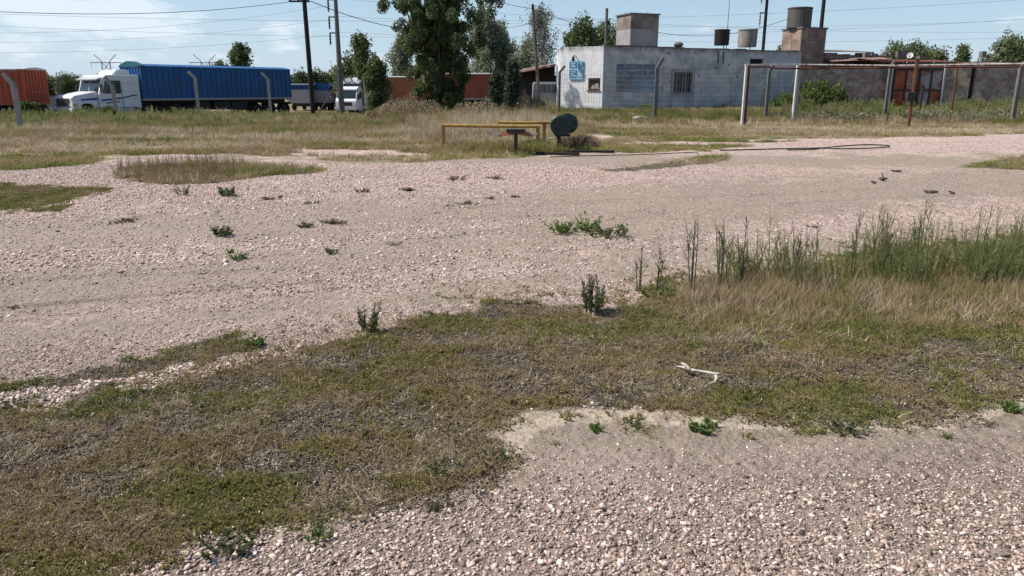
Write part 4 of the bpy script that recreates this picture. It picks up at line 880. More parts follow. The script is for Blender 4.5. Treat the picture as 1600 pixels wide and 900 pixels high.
# white bonneted tractor with the blue grain trailer
tr_front = Vector((-24.9, 50.6)); hd = Vector((-.60, -.80)).normalized(); tz = -.30
truck = thing('grain_truck', 'white bonneted lorry with blue stripes pulling a long blue grain trailer', 'truck', (tr_front.x, tr_front.y, tz), math.atan2(hd.y, hd.x))
grain_trailer(truck, .3, 11.6, 2.6, 1.32, 3.35, M['blue'], M['greencap'], arch=.30, axles=(-.17, -.27, -.72, -.83, -.94), mtop='blue')
# tractor: pivoted a little towards the gate about the coupling
cabroot_rot = R(6)
def TT(v): # tractor frame -> truck frame
    x, y, z = v; x = x if x <= 2.3 else (x + .35 if x <= 2.96 else 3.31 + (x - 2.96) * .80); c_, s_ = math.cos(cabroot_rot), math.sin(cabroot_rot); return Vector((x * c_ - y * s_, x * s_ + y * c_, z))
def tfix(mb): mb.v = [tuple(TT(v)) for v in mb.v]; return mb
# cab shell from a side profile, hood separate
mb = MB(); cab = [(.55, .75), (2.95, .75), (2.95, 1.62), (2.62, 2.62), (2.35, 2.78), (.55, 2.82)]
mb.prism(cab, -1.18, 1.18); cb = tfix(mb).build('cab', M['white'], truck, bevel=.05)
mb = MB(); hood = [(2.951, .72), (3.55, .72), (3.62, 1.05), (4.45, 1.05), (4.5, .70), (4.95, .70), (4.98, 1.42), (4.80, 1.54), (2.951, 1.80)]
mb.prism(hood, -.98, .98); hdv = tfix(mb).build('hood', M['white'], truck, bevel=.06)
mb = MB()
for s_ in (-1, 1):
    pts = [(3.30, .62), (3.36, .95), (3.60, 1.16), (4.40, 1.18), (4.62, 1.05), (4.70, .62), (4.58, .62), (4.45, 1.0), (4.25, 1.09), (3.72, 1.07), (3.52, .90), (3.46, .62)]
    mb = MB(); mb.prism(pts, s_ * .981, s_ * 1.24); tfix(mb).build('mudguard', M['white'], truck)
mb = MB(); mb.box((5.0, 0, 1.14), (.06, 1.35, .46)); gr_ = tfix(mb).build('grille', M['dark'], hdv)
mb = MB(); [mb.box((5.035, 0, .97 + .085 * i), (.03, 1.37, .035)) for i in range(5)]; tfix(mb).build('grille_bars', M['chrome'], gr_)
for s_ in (-1, 1):
    mb = MB(); mb.box((4.95, s_ * .86, 1.0), (.14, .36, .2)); hl = tfix(mb).build('headlight', M['lamp'], truck)
    mb = MB(); mb.box((4.9, s_ * 1.08, 1.0), (.14, .1, .16)); tfix(mb).build('indicator', M['amber'], truck)
mb = MB(); mb.box((5.08, 0, .62), (.26, 2.4, .34)); mb.box((5.03, 0, .30), (.18, 2.2, .16)); bp = tfix(mb).build('bumper', M['white'], truck, bevel=.04)
mb = MB(); mb.box((5.215, 0, .60), (.012, 1.5, .11)); tfix(mb).build('bumper_slot', M['dark'], bp)
mb = MB(); mb.box((5.216, 0, .45), (.012, .45, .12)); tfix(mb).build('number_plate', M['tarp'], bp)
wsn = Vector((1.0, 0, .33)).normalized()
mb = MB(); mb._add([Vector(q) + wsn * .012 for q in ((2.925, -1.02, 1.70), (2.925, 1.02, 1.70), (2.655, 1.0, 2.50), (2.655, -1.0, 2.50))], [(0, 1, 2, 3)]); tfix(mb).build('windscreen', M['glass'], cb)
mb = MB(); mb._add([Vector(q) + wsn * .022 for q in ((2.92, -.03, 1.71), (2.92, .03, 1.71), (2.66, .03, 2.49), (2.66, -.03, 2.49))], [(0, 1, 2, 3)]); tfix(mb).build('windscreen_divider', M['offwhite'], cb)
mb = MB(); mb.prism([(2.5, 2.55), (3.0, 2.46), (3.02, 2.52), (2.5, 2.68)], -1.1, 1.1); tfix(mb).build('sun_visor', M['offwhite'], cb)
for s_ in (-1, 1):
    mb = MB(); y_ = s_ * 1.186; mb._add([(2.72, y_, 1.66), (1.85, y_, 1.66), (1.85, y_, 2.45), (2.48, y_, 2.45)], [(0, 1, 2, 3)]); tfix(mb).build('side_window', M['glass'], cb)
    mb = MB(); mb.box((1.80, s_ * 1.19, 1.6), (.02, .012, 1.6)); tfix(mb).build('door_seam', M['dark'], cb); mb = MB(); mb.box((1.0, s_ * 1.19, 1.55), (.35, .014, .07)); tfix(mb).build('side_vent', M['dark'], cb)
    mb = MB(); mb.box((2.0, s_ * 1.2, 1.40), (.2, .03, .05)); tfix(mb).build('door_handle', M['dark'], cb)
    mb = MB(); y_ = s_ * 1.19
    mb._add([(2.85, y_, 1.30), (1.9, y_, 1.42), (1.15, y_, 1.56), (1.15, y_, 1.48), (1.95, y_, 1.33), (2.85, y_, 1.18)], [(0, 1, 2, 3, 4, 5)]); mb._add([(2.6, y_, 1.12), (2.0, y_, 1.20), (2.0, y_, 1.14), (2.6, y_, 1.04)], [(0, 1, 2, 3)])
    tfix(mb).build('blue_stripe', M['stripe'], cb)
    mb = MB(); y_ = s_ * .992; mb._add([(4.3, y_, 1.34), (3.0, y_, 1.42), (3.0, y_, 1.28), (4.3, y_, 1.24)], [(0, 1, 2, 3)]); tfix(mb).build('hood_stripe', M['stripe'], hdv)
    mb = MB(); mirror(mb, 2.75, s_ * 1.2, 2.0); tfix(mb).build('mirror', M['dark'], truck)
mb = MB(); mb.prism([(.9, 2.821), (2.1, 2.80), (1.75, 3.12), (1.2, 3.14), (.9, 3.08)], -.8, .8); tfix(mb).build('roof_deflector', M['white'], cb, bevel=.04)
mb = MB(); mb.box((1.6, 0, .55), (6.0, .8, .25)); mb.box((1.6, -1.0, .55), (1.3, .42, .5)); mb.box((1.6, 1.0, .55), (1.3, .42, .5)); mb.box((-.6, 0, .9), (2.2, .9, .2)); tfix(mb).build('tractor_frame', M['dark'], truck)
for s_ in (-1, 1): mb = MB(); mb.tube([(1.1, s_ * 1.05, .55), (2.3, s_ * 1.05, .55)], .27, 12); tfix(mb).build('fuel_tank', M['chrome'], truck)
for s_ in (-1, 1): wo = wheel(truck, tuple(TT((4.03, s_ * 1.02, .5))), .5, .28)
for s_ in (-1, 1): wheel(truck, tuple(TT((-.9, s_ * .98, .5))), .5, .45, 'dark')
# red trailer at the picture's edge
rt = thing('red_trailer', 'red ribbed grain trailer with a pale tarpaulin cut off by the picture edge', 'trailer', (P(55, 120, 46.5).x, 46.5, -.18), R(6))
grain_trailer(rt, 0, 11.5, 2.6, 1.0, 2.92, M['red'], M['tarp'], arch=.1, axles=(-.05, -.16, -.5, -.62), floor='brown', mtop='tarp', ribs=.33)
# brown and maroon trailers behind the trees
for (pxr, Y, col, lbl, zt_, L_) in ((682, 74, 'brown', 'rusty brown trailer behind the dry brush left of the big poplar', 2.9, 5.4), (777, 70, 'redbrown', 'maroon trailer behind the big poplar and young dark tree', 3.05, 5.2)):
    v = P(pxr, 120, Y); gz_ = float(terr(v.x, Y)); o = thing('parked_trailer', lbl, 'trailer', (v.x, Y, gz_), R(2), group='trailers parked behind the trees')
    top = P(pxr, 121 if col == 'brown' else 116, Y).z - gz_
    grain_trailer(o, 0, L_, 2.5, 1.15, top, M[col], M[col], arch=.12, axles=(-.2, -.75, -.88))
# three trailers seen end-on beyond the dark pole
for (px0, px1, pyt, Y, lbl, blue_h) in ((453, 485, 131, 82, 'grey trailer with blue band and white rim just right of the long blue trailer', .5), (487, 512, 129, 84, 'grey trailer with a tall blue top between the two utility poles', .75), (513.5, 545, 134, 86, 'grey trailer with a white rim half hidden by the concrete utility pole', .35)):
    v = P((px0 + px1) / 2, 140, Y); gz_ = float(terr(v.x, Y)); w_ = (px1 - px0) * Y / FPX; top = P(0, pyt, Y).z - gz_
    o = thing('parked_trailer', lbl, 'trailer', (v.x, Y, gz_), 0, group='trailers parked end-on beyond the yard')
    mb = MB(); mb.box((0, 3, (1.0 + top - blue_h) / 2 - .1), (w_, 6, top - blue_h - .8)); mb.build('trailer_body', M['palegrey'], o)
    mb = MB(); mb.box((0, 3, top - blue_h / 2 - .1), (w_ + .01, 6.01, blue_h)); mb.build('blue_band', M['bluedark'] if blue_h < .7 else M['blue'], o)
    mb = MB(); mb.box((0, 3, top - .04), (w_ + .08, 6.08, .13)); mb.build('rim', M['white'] if blue_h < .7 else M['bluedark'], o)
    mb = MB(); mb.box((0, 3, .62), (w_ * .7, 5.6, .3)); mb.build('chassis', M['dark'], o)
    for yy in (.8, 4.8):
        for s_ in (-1, 1): mb = MB(); mb.tube([(s_ * (w_ / 2 - .3), yy, .45), (s_ * (w_ / 2 - .02), yy, .45)], .45, 12); mb.build('wheel', M['black'], o)
# white van and the high white cab behind it
v = P(540, 150, 64); o = thing('white_van', 'white flat fronted truck cab facing the yard beside the leafy tree', 'truck', (v.x, 64, -.58), R(-90 - 12))
mb = MB(); mb.prism([(-3.4, .5), (0, .5), (.02, 1.25), (-.12, 1.45), (-.42, 2.15), (-.75, 2.28), (-3.4, 2.28)], -.95, .95); vb = mb.build('body', M['white'], o, bevel=.06)
mb = MB(); mb.quad((-.115, -.82, 1.47), (-.115, .82, 1.47), (-.395, .78, 2.06), (-.395, -.78, 2.06)); mb.v = [(x + .02, y, z + .01) for x, y, z in mb.v]; mb.build('windscreen', M['glass'], vb)
mb = MB(); mb.prism([(-.75, 2.281), (-.30, 2.16), (-.32, 2.24), (-.7, 2.42), (-1.8, 2.44), (-1.9, 2.281)], -.9, .9); mb.build('roof_deflector', M['white'], vb)
mb = MB(); mb.box((.03, 0, 1.0), (.05, 1.1, .30)); mb.build('grille', M['dark'], vb)
mb = MB(); mb.box((.06, 0, .62), (.12, 1.86, .2)); mb.build('bumper', M['offwhite'], o)
for s_ in (-1, 1):
    mb = MB(); mb.box((.03, s_ * .74, .98), (.06, .26, .2)); mb.build('headlight', M['lamp'], o)
    mb = MB(); mb.quad((-.55, s_ * .956, 1.45), (-1.4, s_ * .956, 1.45), (-1.4, s_ * .956, 2.05), (-.75, s_ * .956, 2.05)); mb.build('side_window', M['glass'], vb)
    mb = MB(); mirror(mb, -.3, s_ * .95, 1.6); mb.build('mirror', M['dark'], o)
    for xx in (-.7, -2.8): wheel(o, (xx, s_ * .82, .38), .38, .22)
v = P(551, 130, 78); o = thing('white_lorry', 'taller white lorry cab rising behind the white flat fronted cab', 'truck', (v.x, 78, -.62), R(-90 - 8))
mb = MB(); mb.prism([(-6, .7), (0, .7), (.02, 1.9), (-.1, 2.0), (-.3, 2.85), (-.5, 3.35), (-1.0, 3.42), (-1.3, 3.65), (-2.4, 3.65), (-2.4, 2.9), (-6, 2.9)], -1.2, 1.2); vb = mb.build('body', M['white'], o, bevel=.05)
mb = MB(); mb.quad((-.09, -1.08, 2.02), (-.09, 1.08, 2.02), (-.29, 1.05, 2.82), (-.29, -1.05, 2.82)); mb.v = [(x + .03, y, z) for x, y, z in mb.v]; mb.build('windscreen', M['glass'], vb)
mb = MB(); mb.box((-.1, 0, 2.45), (.1, 2.3, .07)); mb.build('wiper_bar', M['offwhite'], vb)
mb = MB(); mb.box((.04, 0, 1.2), (.06, 1.5, .6)); mb.build('grille', M['dark'], vb)
for s_ in (-1, 1):
    mb = MB(); mirror(mb, -.2, s_ * 1.2, 2.4); mb.build('mirror', M['dark'], o)
    for xx in (-.9, -4.6): wheel(o, (xx, s_ * 1.0, .5), .5, .3)
# pale van parked under the shed
v = P(853, 150, 51.5); o = thing('parked_van', 'pale grey van with a white roof parked under the brown shed', 'van', (v.x, 51.5, .1), 0)
zt_ = P(0, 129, 51.5).z - .1; mb = MB(); mb.box((0, 1.2, .25 + (zt_ - .25) / 2), (1.75, 3.6, zt_ - .3)); vb = mb.build('body', M['palegrey'], o, bevel=.05)
mb = MB(); mb.box((0, 1.2, zt_ - .03), (1.62, 3.64, .14)); mb.build('roof', M['white'], vb)
mb = MB(); mb.quad((-.72, -.612, zt_ - .65), (.72, -.612, zt_ - .65), (.68, -.612, zt_ - .15), (-.68, -.612, zt_ - .15)); mb.build('rear_window', M['glass'], vb)
mb = MB(); mb.box((0, -.62, zt_ - .4), (.05, .02, .55)); mb.build('window_pillar', M['palegrey'], vb)
for s_ in (-1, 1):
    mb = MB(); mb.box((s_ * .8, -.62, 1.0), (.12, .03, .3)); mb.build('tail_lamp', M['redbrown'], o)
    for yy in (0, 2.6): mb = MB(); mb.tube([(s_ * .62, yy, .33), (s_ * .86, yy, .33)], .33, 14); mb.build('wheel', M['black'], o)
# low grey wall behind the lorries
a = P(-60, 150, 74); b2 = P(240, 150, 74); o = thing('boundary_wall', 'low grey wall behind the white lorry and red trailer', 'wall', (a.x, 74, -.62)); zt_ = P(0, 151, 74).z + .62
mb = MB(); mb.box(((b2.x - a.x) / 2, 0, zt_ / 2 - .2), (b2.x - a.x, .2, zt_ + .4)); mb.build('wall_face', M['grey'], o, uvm=True)
mb = MB(); mb.box(((b2.x - a.x) / 2, 0, zt_ + .04), (b2.x - a.x, .28, .08)); mb.build('wall_cap', M['conc_dark'], o)
# ------------------------------------------------------------------ fence posts, wires and pipe frames
def cpost(px_, pyb, pyt, lbl, kx, mt='concrete', arm=(.30, .32), w_=.13, lean=0., Y=None, zt=None):
    """concrete post with a cranked arm; kx = side the arm leans (-1 left, 1 right)"""
    if Y is None: b_ = G(px_, pyb)
    else: v = P(px_, 150, Y); b_ = GZ(v.x, Y)
    top = P(px_, pyt, b_.y).z - b_.z; o = thing('fence_post', lbl, 'fence post', b_, 0, 'cranked fence posts round the yard'); h_ = top - arm[1]
    mb = MB(); mb.box((0, 0, h_ / 2 - .2), (w_, w_, h_ + .4)); [mb.box((0, 0, h_ * f), (w_ + .01, w_ + .01, .03)) for f in (.35, .7)]; mb.build('post', M[mt], o, bevel=.012)
    mb = MB(); mb.bar((-kx * .0, 0, h_ - .03), (kx * arm[0], 0, top), w_ * .85, w_ * .9); mb.build('arm', M[mt], o, bevel=.01)
    return o, b_, h_
cpost(33, 203, 115, 'grey concrete post standing in front of the red trailer', -1, w_=.17, arm=(.34, .42))
cpost(94, 190, 120, 'dark post with its arm bent right, beside the white lorry nose', 1, 'conc_dark', Y=49.5, arm=(.3, .3))
cpost(183, 188, 120, 'grey concrete post in front of the lorry cab door', -1, 'concrete', w_=.17, arm=(.35, .5))
cpost(308, 181, 112, 'grey concrete post in front of the middle of the blue trailer', -1, 'concrete', Y=44.5, w_=.15, arm=(.38, .35))
cpost(421, 178, 114, 'grey concrete post in front of the blue trailer tail', -1, 'concrete', Y=48, w_=.14, arm=(.38, .35))
cpost(874, 180, 103, 'dark post at the shed end of the white building', 1, 'conc_dark', w_=.13, arm=(.28, .30), Y=42)
cpost(1025, 186, 90, 'dark post with a pale cranked arm between the mural and the barred window', 1, 'conc_dark', w_=.16, arm=(.28, .45), Y=37.5)
cpost(1199, 182, 102, 'slim dark post with a white arm tip standing between the two white poles', 1, 'conc_dark', w_=.15, arm=(.18, .25), Y=38)
cpost(1386, 182, 96, 'dark post with a pale head left of the rusty doors', 1, 'conc_dark', w_=.14, arm=(.15, .28), Y=38)
cpost(1588, 185, 97, 'dark concrete post in front of the grey brick wall near the picture edge', 1, 'conc_dark', w_=.17, arm=(.12, .25), Y=36)
# white and rusty pipe posts with long top rails
fr = thing('pipe_railing', 'long white and rusty pipe rails carried on two white square posts', 'frame', G(1168, 198)); f0 = fr.location.copy()
def FP(px_, py2, Y): return P(px_, py2, Y) - f0
Yf = f0.y
for (px_, pyb, Y, nm_) in ((1168, 198, Yf, 0), (1248, 190, Yf + 3.2, 1)):
    a = FP(px_, 102, Y); g_ = GZ(a.x + f0.x, Y).z - f0.z; mb = MB()
    mb.box((a.x - .045, a.y, (a.z + g_) / 2 - .1), (.08, .16, a.z - g_ + .2)); po = mb.build('post', M['tarp'], fr)
    mb = MB(); mb.box((a.x + .055, a.y + .003, (a.z + g_) / 2 - .1), (.118, .15, a.z - g_ + .18)); mb.build('shaded_side', M['rust'] if nm_ == 0 else M['palebark'], po)  # darker strip paints the shaded right side of the white post
    mb = MB(); mb.box((a.x, a.y - .02, g_ + .02), (.5, .45, .09)); mb.build('footing', M['concrete'], po)
a = FP(1164, 101.5, Yf); b2 = FP(1248, 101.0, Yf + 3.2); c_ = FP(1400, 102.5, Yf + 2.5); d_ = FP(1640, 99, Yf + 1)
mb = MB(); mb.tube([a, b2, c_, d_], .036, 8); mb.build('top_rail', M['rustw'], fr)
mb = MB(); mb.tube([FP(1166, 105, Yf + .1), FP(1196, 104.5, Yf + 2), FP(1218, 107, Yf + 2.6), FP(1249, 107, Yf + 3.1)], .035, 8); mb.build('slack_pipe', M['rust'], fr)
mb = MB(); mb.tube([FP(1249, 107, Yf + 3.1), FP(1330, 106, Yf + 3), FP(1472, 105, Yf + 2), FP(1640, 104, Yf + 1)], .04, 8); mb.build('lower_rail', M['rust'], fr)
def pipe_post(px_, Y, pyt, mt, lbl, r_=.05, name='pipe_post', box=False):
    v = P(px_, 150, Y); b_ = GZ(v.x, Y); h_ = P(px_, pyt, Y).z - b_.z; o = thing(name, lbl, 'post', b_)
    mb = MB(); mb.tube([(0, 0, -.2), (0, 0, h_)], r_, 8); mb.build('pole', M[mt], o)
    mb = MB(); mb.tube([(0, 0, h_ - .02), (0, 0, h_ + .02)], r_ * 1.25, 8); mb.build('cap', M['dark'], o)
    if box: mb = MB(); mb.box((-.1, -.02, h_ * .47), (.26, .14, .36)); bb = mb.build('lock_box', M['dark'], o); mb = MB(); mb.tube([(-.1, -.09, h_ * .47), (-.1, -.12, h_ * .47)], .03, 8); mb.build('keyhole', M['rust'], bb)
    return o
pipe_post(1426, 31.5, 94, 'rust', 'single rusty pipe post with a dark box, standing nearest the doors', .065, box=True)
pipe_post(1490, 37.5, 100, 'rust', 'thin rusty post right of the doors carrying the pipe rail', .05)
pipe_post(1440, 40, 135, 'dark', 'short dark stub post below the grey half of the doors', .07)
# mesh fence in front of the white building
mf = thing('mesh_fence', 'see-through wire mesh fence in front of the white building', 'fence', (P(873, 150, 41.9).x, 41.9, .33)); o0 = mf.location.copy()
def mesh_panel(pa, Ya, pb, Yb, pyt, nh, step):
    a = P(pa, pyt, Ya); b2 = P(pb, pyt, Yb); za = GZ(a.x, Ya).z; zb2 = GZ(b2.x, Yb).z; mb = MB(); w_ = .0052
    def at(t, s_): x = a.x + (b2.x - a.x) * t; y = a.y + (b2.y - a.y) * t; z0 = za + (zb2 - za) * t + .05; z1 = a.z + (b2.z - a.z) * t; return Vector((x, y, z0 + (z1 - z0) * s_)) - o0
    Ln = (Vector((a.x, a.y)) - Vector((b2.x, b2.y))).length; nv = int(Ln / step)
    for i in range(nv + 1): mb.tube([at(i / nv, 0), at(i / nv, 1)], w_, 3, cap=False)
    for j in range(nh + 1): mb.tube([at(k / 8, j / nh) - Vector((0, 0, .015 * math.sin(k / 8 * math.pi))) for k in range(9)], w_ * 1.1, 3, cap=False)
    mb.build('mesh_panel', M['mesh'], mf)
mesh_panel(874, 41.9, 1025, 37.4, 110, 10, .19); mesh_panel(1025, 37.4, 1199, 37.9, 107, 11, .19); mesh_panel(1199, 37.9, 1386, 37.9, 108, 11, .30)
for (pa, Ya, pb, Yb, py_s) in ((33, None, 183, None, (118, 135, 152, 168)), (183, None, 308, None, (118, 135, 152)), (308, None, 421, None, (116, 133, 150))):
    pass
# strand wires between the left posts
ws = thing('strand_fence', 'thin slack wires strung between the grey concrete posts before the lorries', 'fence', G(33, 203)); o0w = ws.location.copy()
posts_l = [G(33, 203), G(183, 188), GZ(P(308, 150, 44.5).x, 44.5), GZ(P(421, 150, 48).x, 48.0)]
for j in range(5):
    mb = MB()
    for i in range(3):
        A, B = posts_l[i], posts_l[i + 1]; z_ = .35 + .42 * j; pts = [A.lerp(B, k / 8) + Vector((0, 0, z_ - .05 * math.sin(math.pi * k / 8))) - o0w for k in range(9)]; mb.tube(pts, .006, 3, cap=False)
    mb.build('wire', M['mesh'], ws)

# ------------------------------------------------------------------ utility poles and overhead lines
def upole(px_, pyb, pyt_est, lbl, r0, r1, mt, Y=None, name='utility_pole', lean=0.):
    if Y is None: b_ = G(px_, pyb)
    else: v = P(px_, 150, Y); b_ = GZ(v.x, Y)
    top = P(px_, pyt_est, b_.y).z - b_.z; o = thing(name, lbl, 'utility pole', b_)
    mb = MB(); mb.tube([(0, 0, -.4), (lean * .5, 0, top * .5), (lean, 0, top)], [r0, (r0 + r1) / 2, r1], 12); mb.build('pole', M[mt], o); return o, top, b_
def insul(parent, c, L_=.5, mt='dark'):
    mb = MB(); c = Vector(c); pts = []; rr = []
    for i in range(9): pts.append(c + Vector((0, 0, -L_ * i / 8))); rr.append(.05 if i % 2 else .09)
    mb.tube(pts, rr, 8); return mb.build('insulator', M[mt], parent)
o, top, b_ = upole(490, 184, -6, 'thick tarred black pole right of the blue trailer, its crossarm at the picture top', .19, .15, 'darkpole', lean=-.10)
p1 = P(480, 2, b_.y) - b_; mb = MB(); mb.box((-.45, 0, p1.z), (1.5, .12, .12)); ca = mb.build('crossarm', M['darkpole'], o); [insul(ca, (x, 0, p1.z + .25), .2) for x in (-1.1, -.5, .15)]
pole1 = b_ + Vector((-.1, 0, p1.z + .1))
mb = MB(); [mb.box((.05, -.16, top * f), (.22, .05, .05)) for f in (.45, .6, .75)]; mb.build('step_bolt', M['dark'], o)
o, top, b_ = upole(533, 176, -40, 'slim grey concrete pole with three short arms and hanging insulators', .24, .13, 'conc_dark', Y=62)
for py2 in (0, 27, 52):
    z_ = P(530, py2, 62).z - b_.z; mb = MB(); mb.bar((0, 0, z_), (-.62, 0, z_ + .04), .09, .09); ar = mb.build('arm', M['conc_dark'], o); insul(ar, (-.60, 0, z_ - .02), .85, 'dark')
mb = MB(); mb.tube([(-1.9, -.4, .2), (-.1, 0, 3.0)], .05, 6); mb.build('stay', M['wood'], o)
mb = MB(); mb.box((-.12, -.2, 2.6), (.22, .3, 2.2)); mb.build('cable_duct', M['concrete'], o)
o, top, b_ = upole(844, 168, 8, 'leaning weathered wooden pole in front of the sparse pale tree', .11, .085, 'wood', Y=47, lean=-.5); pole3 = b_ + Vector((-.5, 0, top - .2)); insul(o, (-.5, -.1, top + .05), .25)
o, top, b_ = upole(944, 150, 13, 'short dark pole rising over the corner of the white building', .09, .085, 'conc_dark', Y=47.5); pole4 = b_ + Vector((0, 0, top - .8)); insul(o, (.12, 0, top - .7), .25)
mb = MB(); mb.tube([(.1, 0, top - .9), (.9, .1, top - 2.9)], .02, 5); mb.build('service_cable', M['tarp'], o)
o, top, b_ = upole(1186, 150, -30, 'black pole with hanging insulators behind the pale roof tank', .14, .11, 'darkpole', Y=62)
for py2, L_ in ((20, 1.0),): 
    z_ = P(1186, py2, 62).z - b_.z; mb = MB(); mb.bar((0, 0, z_), (-.5, 0, z_), .08, .08); ar = mb.build('arm', M['dark'], o); insul(ar, (-.45, 0, z_), L_, 'palegrey')
z_ = P(1186, 10, 62).z - b_.z; insul(ar, (-.45, 0, z_ + 1.2), 1.0, 'palegrey')
o, top, b_ = upole(1272, 150, -30, 'black pole standing behind the brick tower and round tank', .16, .13, 'darkpole', Y=58)
# roof aerial
v = P(1135, 70, 50.5); o = thing('radio_aerial', 'thin tall aerial mast on the white building roof', 'antenna', (v.x, 50.5, zb + 3.3)); mb = MB(); mb.tube([(0, 0, 0), (0, 0, 4.8)], [.025, .012], 6); mb.build('mast', M['mesh'], o)
mb = MB(); mb.tube([(-.12, 0, 1.1), (.25, 0, 1.1)], .012, 4); mb.build('crosspiece', M['mesh'], o)
# lattice pylons in the distance
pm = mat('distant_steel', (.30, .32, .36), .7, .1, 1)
for px_, lbl in ((171, 'far pylon whose twin masts rise above the white lorry'), (325, 'far pylon whose twin masts rise above the blue trailer')):
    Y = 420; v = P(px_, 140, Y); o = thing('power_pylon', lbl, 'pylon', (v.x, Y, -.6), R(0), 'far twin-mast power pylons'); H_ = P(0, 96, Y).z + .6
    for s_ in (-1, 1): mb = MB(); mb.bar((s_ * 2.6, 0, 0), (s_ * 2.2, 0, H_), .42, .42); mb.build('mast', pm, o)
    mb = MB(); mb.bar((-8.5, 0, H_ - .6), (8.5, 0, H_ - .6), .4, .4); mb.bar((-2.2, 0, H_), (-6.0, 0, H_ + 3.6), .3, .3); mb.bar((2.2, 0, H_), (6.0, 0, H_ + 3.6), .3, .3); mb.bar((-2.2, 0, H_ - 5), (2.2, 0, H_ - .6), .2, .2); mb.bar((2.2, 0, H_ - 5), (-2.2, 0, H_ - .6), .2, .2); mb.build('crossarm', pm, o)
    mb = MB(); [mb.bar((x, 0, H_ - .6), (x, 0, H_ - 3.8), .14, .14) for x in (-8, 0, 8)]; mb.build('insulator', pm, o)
def cable(lbl, A, B, sag, r_, group=None, n_=28, col='wire'):
    mb = MB(); A = Vector(A); B = Vector(B); o_ = A.copy(); mb.tube([A.lerp(B, i / n_) - Vector((0, 0, sag * 4 * (i / n_) * (1 - i / n_))) - o_ for i in range(n_ + 1)], r_, 4, cap=False)
    o = mb.build('overhead_cable', M[col], loc=o_); tag(o, lbl, 'cable', group); return o
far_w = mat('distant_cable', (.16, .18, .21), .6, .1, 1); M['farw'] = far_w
cable('heavier cable sagging from the picture edge to the black tarred pole', P(-420, -20, 36), pole1, 1.05, .020)
cable('service cable running down from the black tarred pole into the poplar', P(486, 2, 41.5), P(655, 48, 50), .25, .022)
cable('cable sagging from the leaning wooden pole over the white building corner', pole3, P(1000, 52, 60), .35, .018)
cable('cable from the picture top down to the leaning wooden pole', P(700, -30, 60), pole3, .3, .018)
cable('cable passing between the roof tanks toward the brick tower', P(955, 30, 50), P(1240, 26, 50.5), 1.1, .018)
cable('cable from poplar crown to the leaning pole head', P(770, 44, 55), pole3 + Vector((0, 0, -.8)), .1, .014)
gp = 'high transmission wires across the sky'
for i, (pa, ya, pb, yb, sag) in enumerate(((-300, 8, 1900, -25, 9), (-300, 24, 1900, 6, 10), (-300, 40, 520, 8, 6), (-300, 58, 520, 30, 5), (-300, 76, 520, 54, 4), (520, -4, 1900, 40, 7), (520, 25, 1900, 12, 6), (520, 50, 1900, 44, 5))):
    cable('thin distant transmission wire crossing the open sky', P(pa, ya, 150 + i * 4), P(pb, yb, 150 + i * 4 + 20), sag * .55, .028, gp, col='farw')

# ------------------------------------------------------------------ yard objects
def pipe_rail(lbl, pa, ya, pb, yb, Yb, r_, mt='yellow', legs=(0, 1)):
    A = P(pa, ya, Yb); B = P(pb, yb, Yb + .1); o0 = GZ(A.x, A.y); o = thing('pipe_rail', lbl, 'rail', o0, 0); mb = MB(); mb.tube([A - o0, (A + B) / 2 - o0 + Vector((0, 0, -.01)), B - o0], r_, 10); mb.build('rail', M[mt], o)
    for f in legs: q = A.lerp(B, f) - o0; mb = MB(); mb.box((q.x + (r_ if f == 0 else -r_), q.y, q.z / 2 - .1), (r_ * 2.2, r_ * 2.0, q.z + .2 - r_)); mb.build('leg', M['yellow'], o)
    return o
pipe_rail('worn yellow pipe rail on two legs in the brush, the longer of two', 690, 196, 843, 197.5, 20.6, .045)
pipe_rail('shorter pale yellow pipe rail behind the longer one, reaching the green drums', 778, 191.5, 861, 191.5, 21.4, .04, legs=(.9,))
b_ = G(806, 241); o = thing('steel_stand', 'dark steel post with a flat top plate and red side beams', 'stand', b_); h_ = P(806, 204, b_.y).z - b_.z
mb = MB(); mb.box((0, 0, h_ / 2 - .05), (.09, .09, h_ + .08)); mb.build('post', M['dark'], o); mb = MB(); mb.box((0, 0, h_ + .0), (.47, .4, .075)); mb.build('top_plate', M['dark'], o)
mb = MB(); mb.bar((-.42, .3, h_ - .13), (-.08, .1, h_ - .05), .08, .09); mb.bar((.42, .35, h_ - .13), (.08, .1, h_ - .05), .08, .09); mb.build('red_beam', M['redbrown'], o)
mb = MB(); mb.bar((-.6, .25, h_ - .1), (.55, .3, h_ - .1), .05, .05); mb.build('side_rail', M['tarp'], o)
def drum(lbl, px_, py2, Y, r_, L_, rz, tilt):
    c_ = P(px_, py2, Y); o = thing('metal_drum', lbl, 'drum', c_, rz); o.rotation_euler = (tilt, 0, rz); mb = MB(); prof = [(0, .96), (.02, 1.0), (.05, 1.0), (.06, .97), (L_ * .33, .97), (L_ * .35, 1.0), (L_ * .37, .97), (L_ * .63, .97), (L_ * .65, 1.0), (L_ * .67, .97), (L_ - .06, .97), (L_ - .05, 1.0), (L_, 1.0)]
    mb.tube([(0, a, 0) for a, _ in prof], [r_ * b2 for _, b2 in prof], 28); bd = mb.build('drum_body', M['green'], o, smooth=False)
    mb = MB(); mb.tube([(0, -.004, 0), (0, -.03, 0)], r_ * .1, 10); mb.tube([(r_ * .5, -.004, r_ * .3), (r_ * .5, -.03, r_ * .3)], r_ * .12, 10); mb.build('bung', M['dark'], bd); return o
drum('dark green drum on its side, the front one with its flat end facing the yard', 875.5, 197, 19.9, .26, .5, R(-2), R(2)); drum('dark green drum on its side, tucked behind the front drum', 886, 192.5, 20.75, .27, .45, R(-10), R(-4))
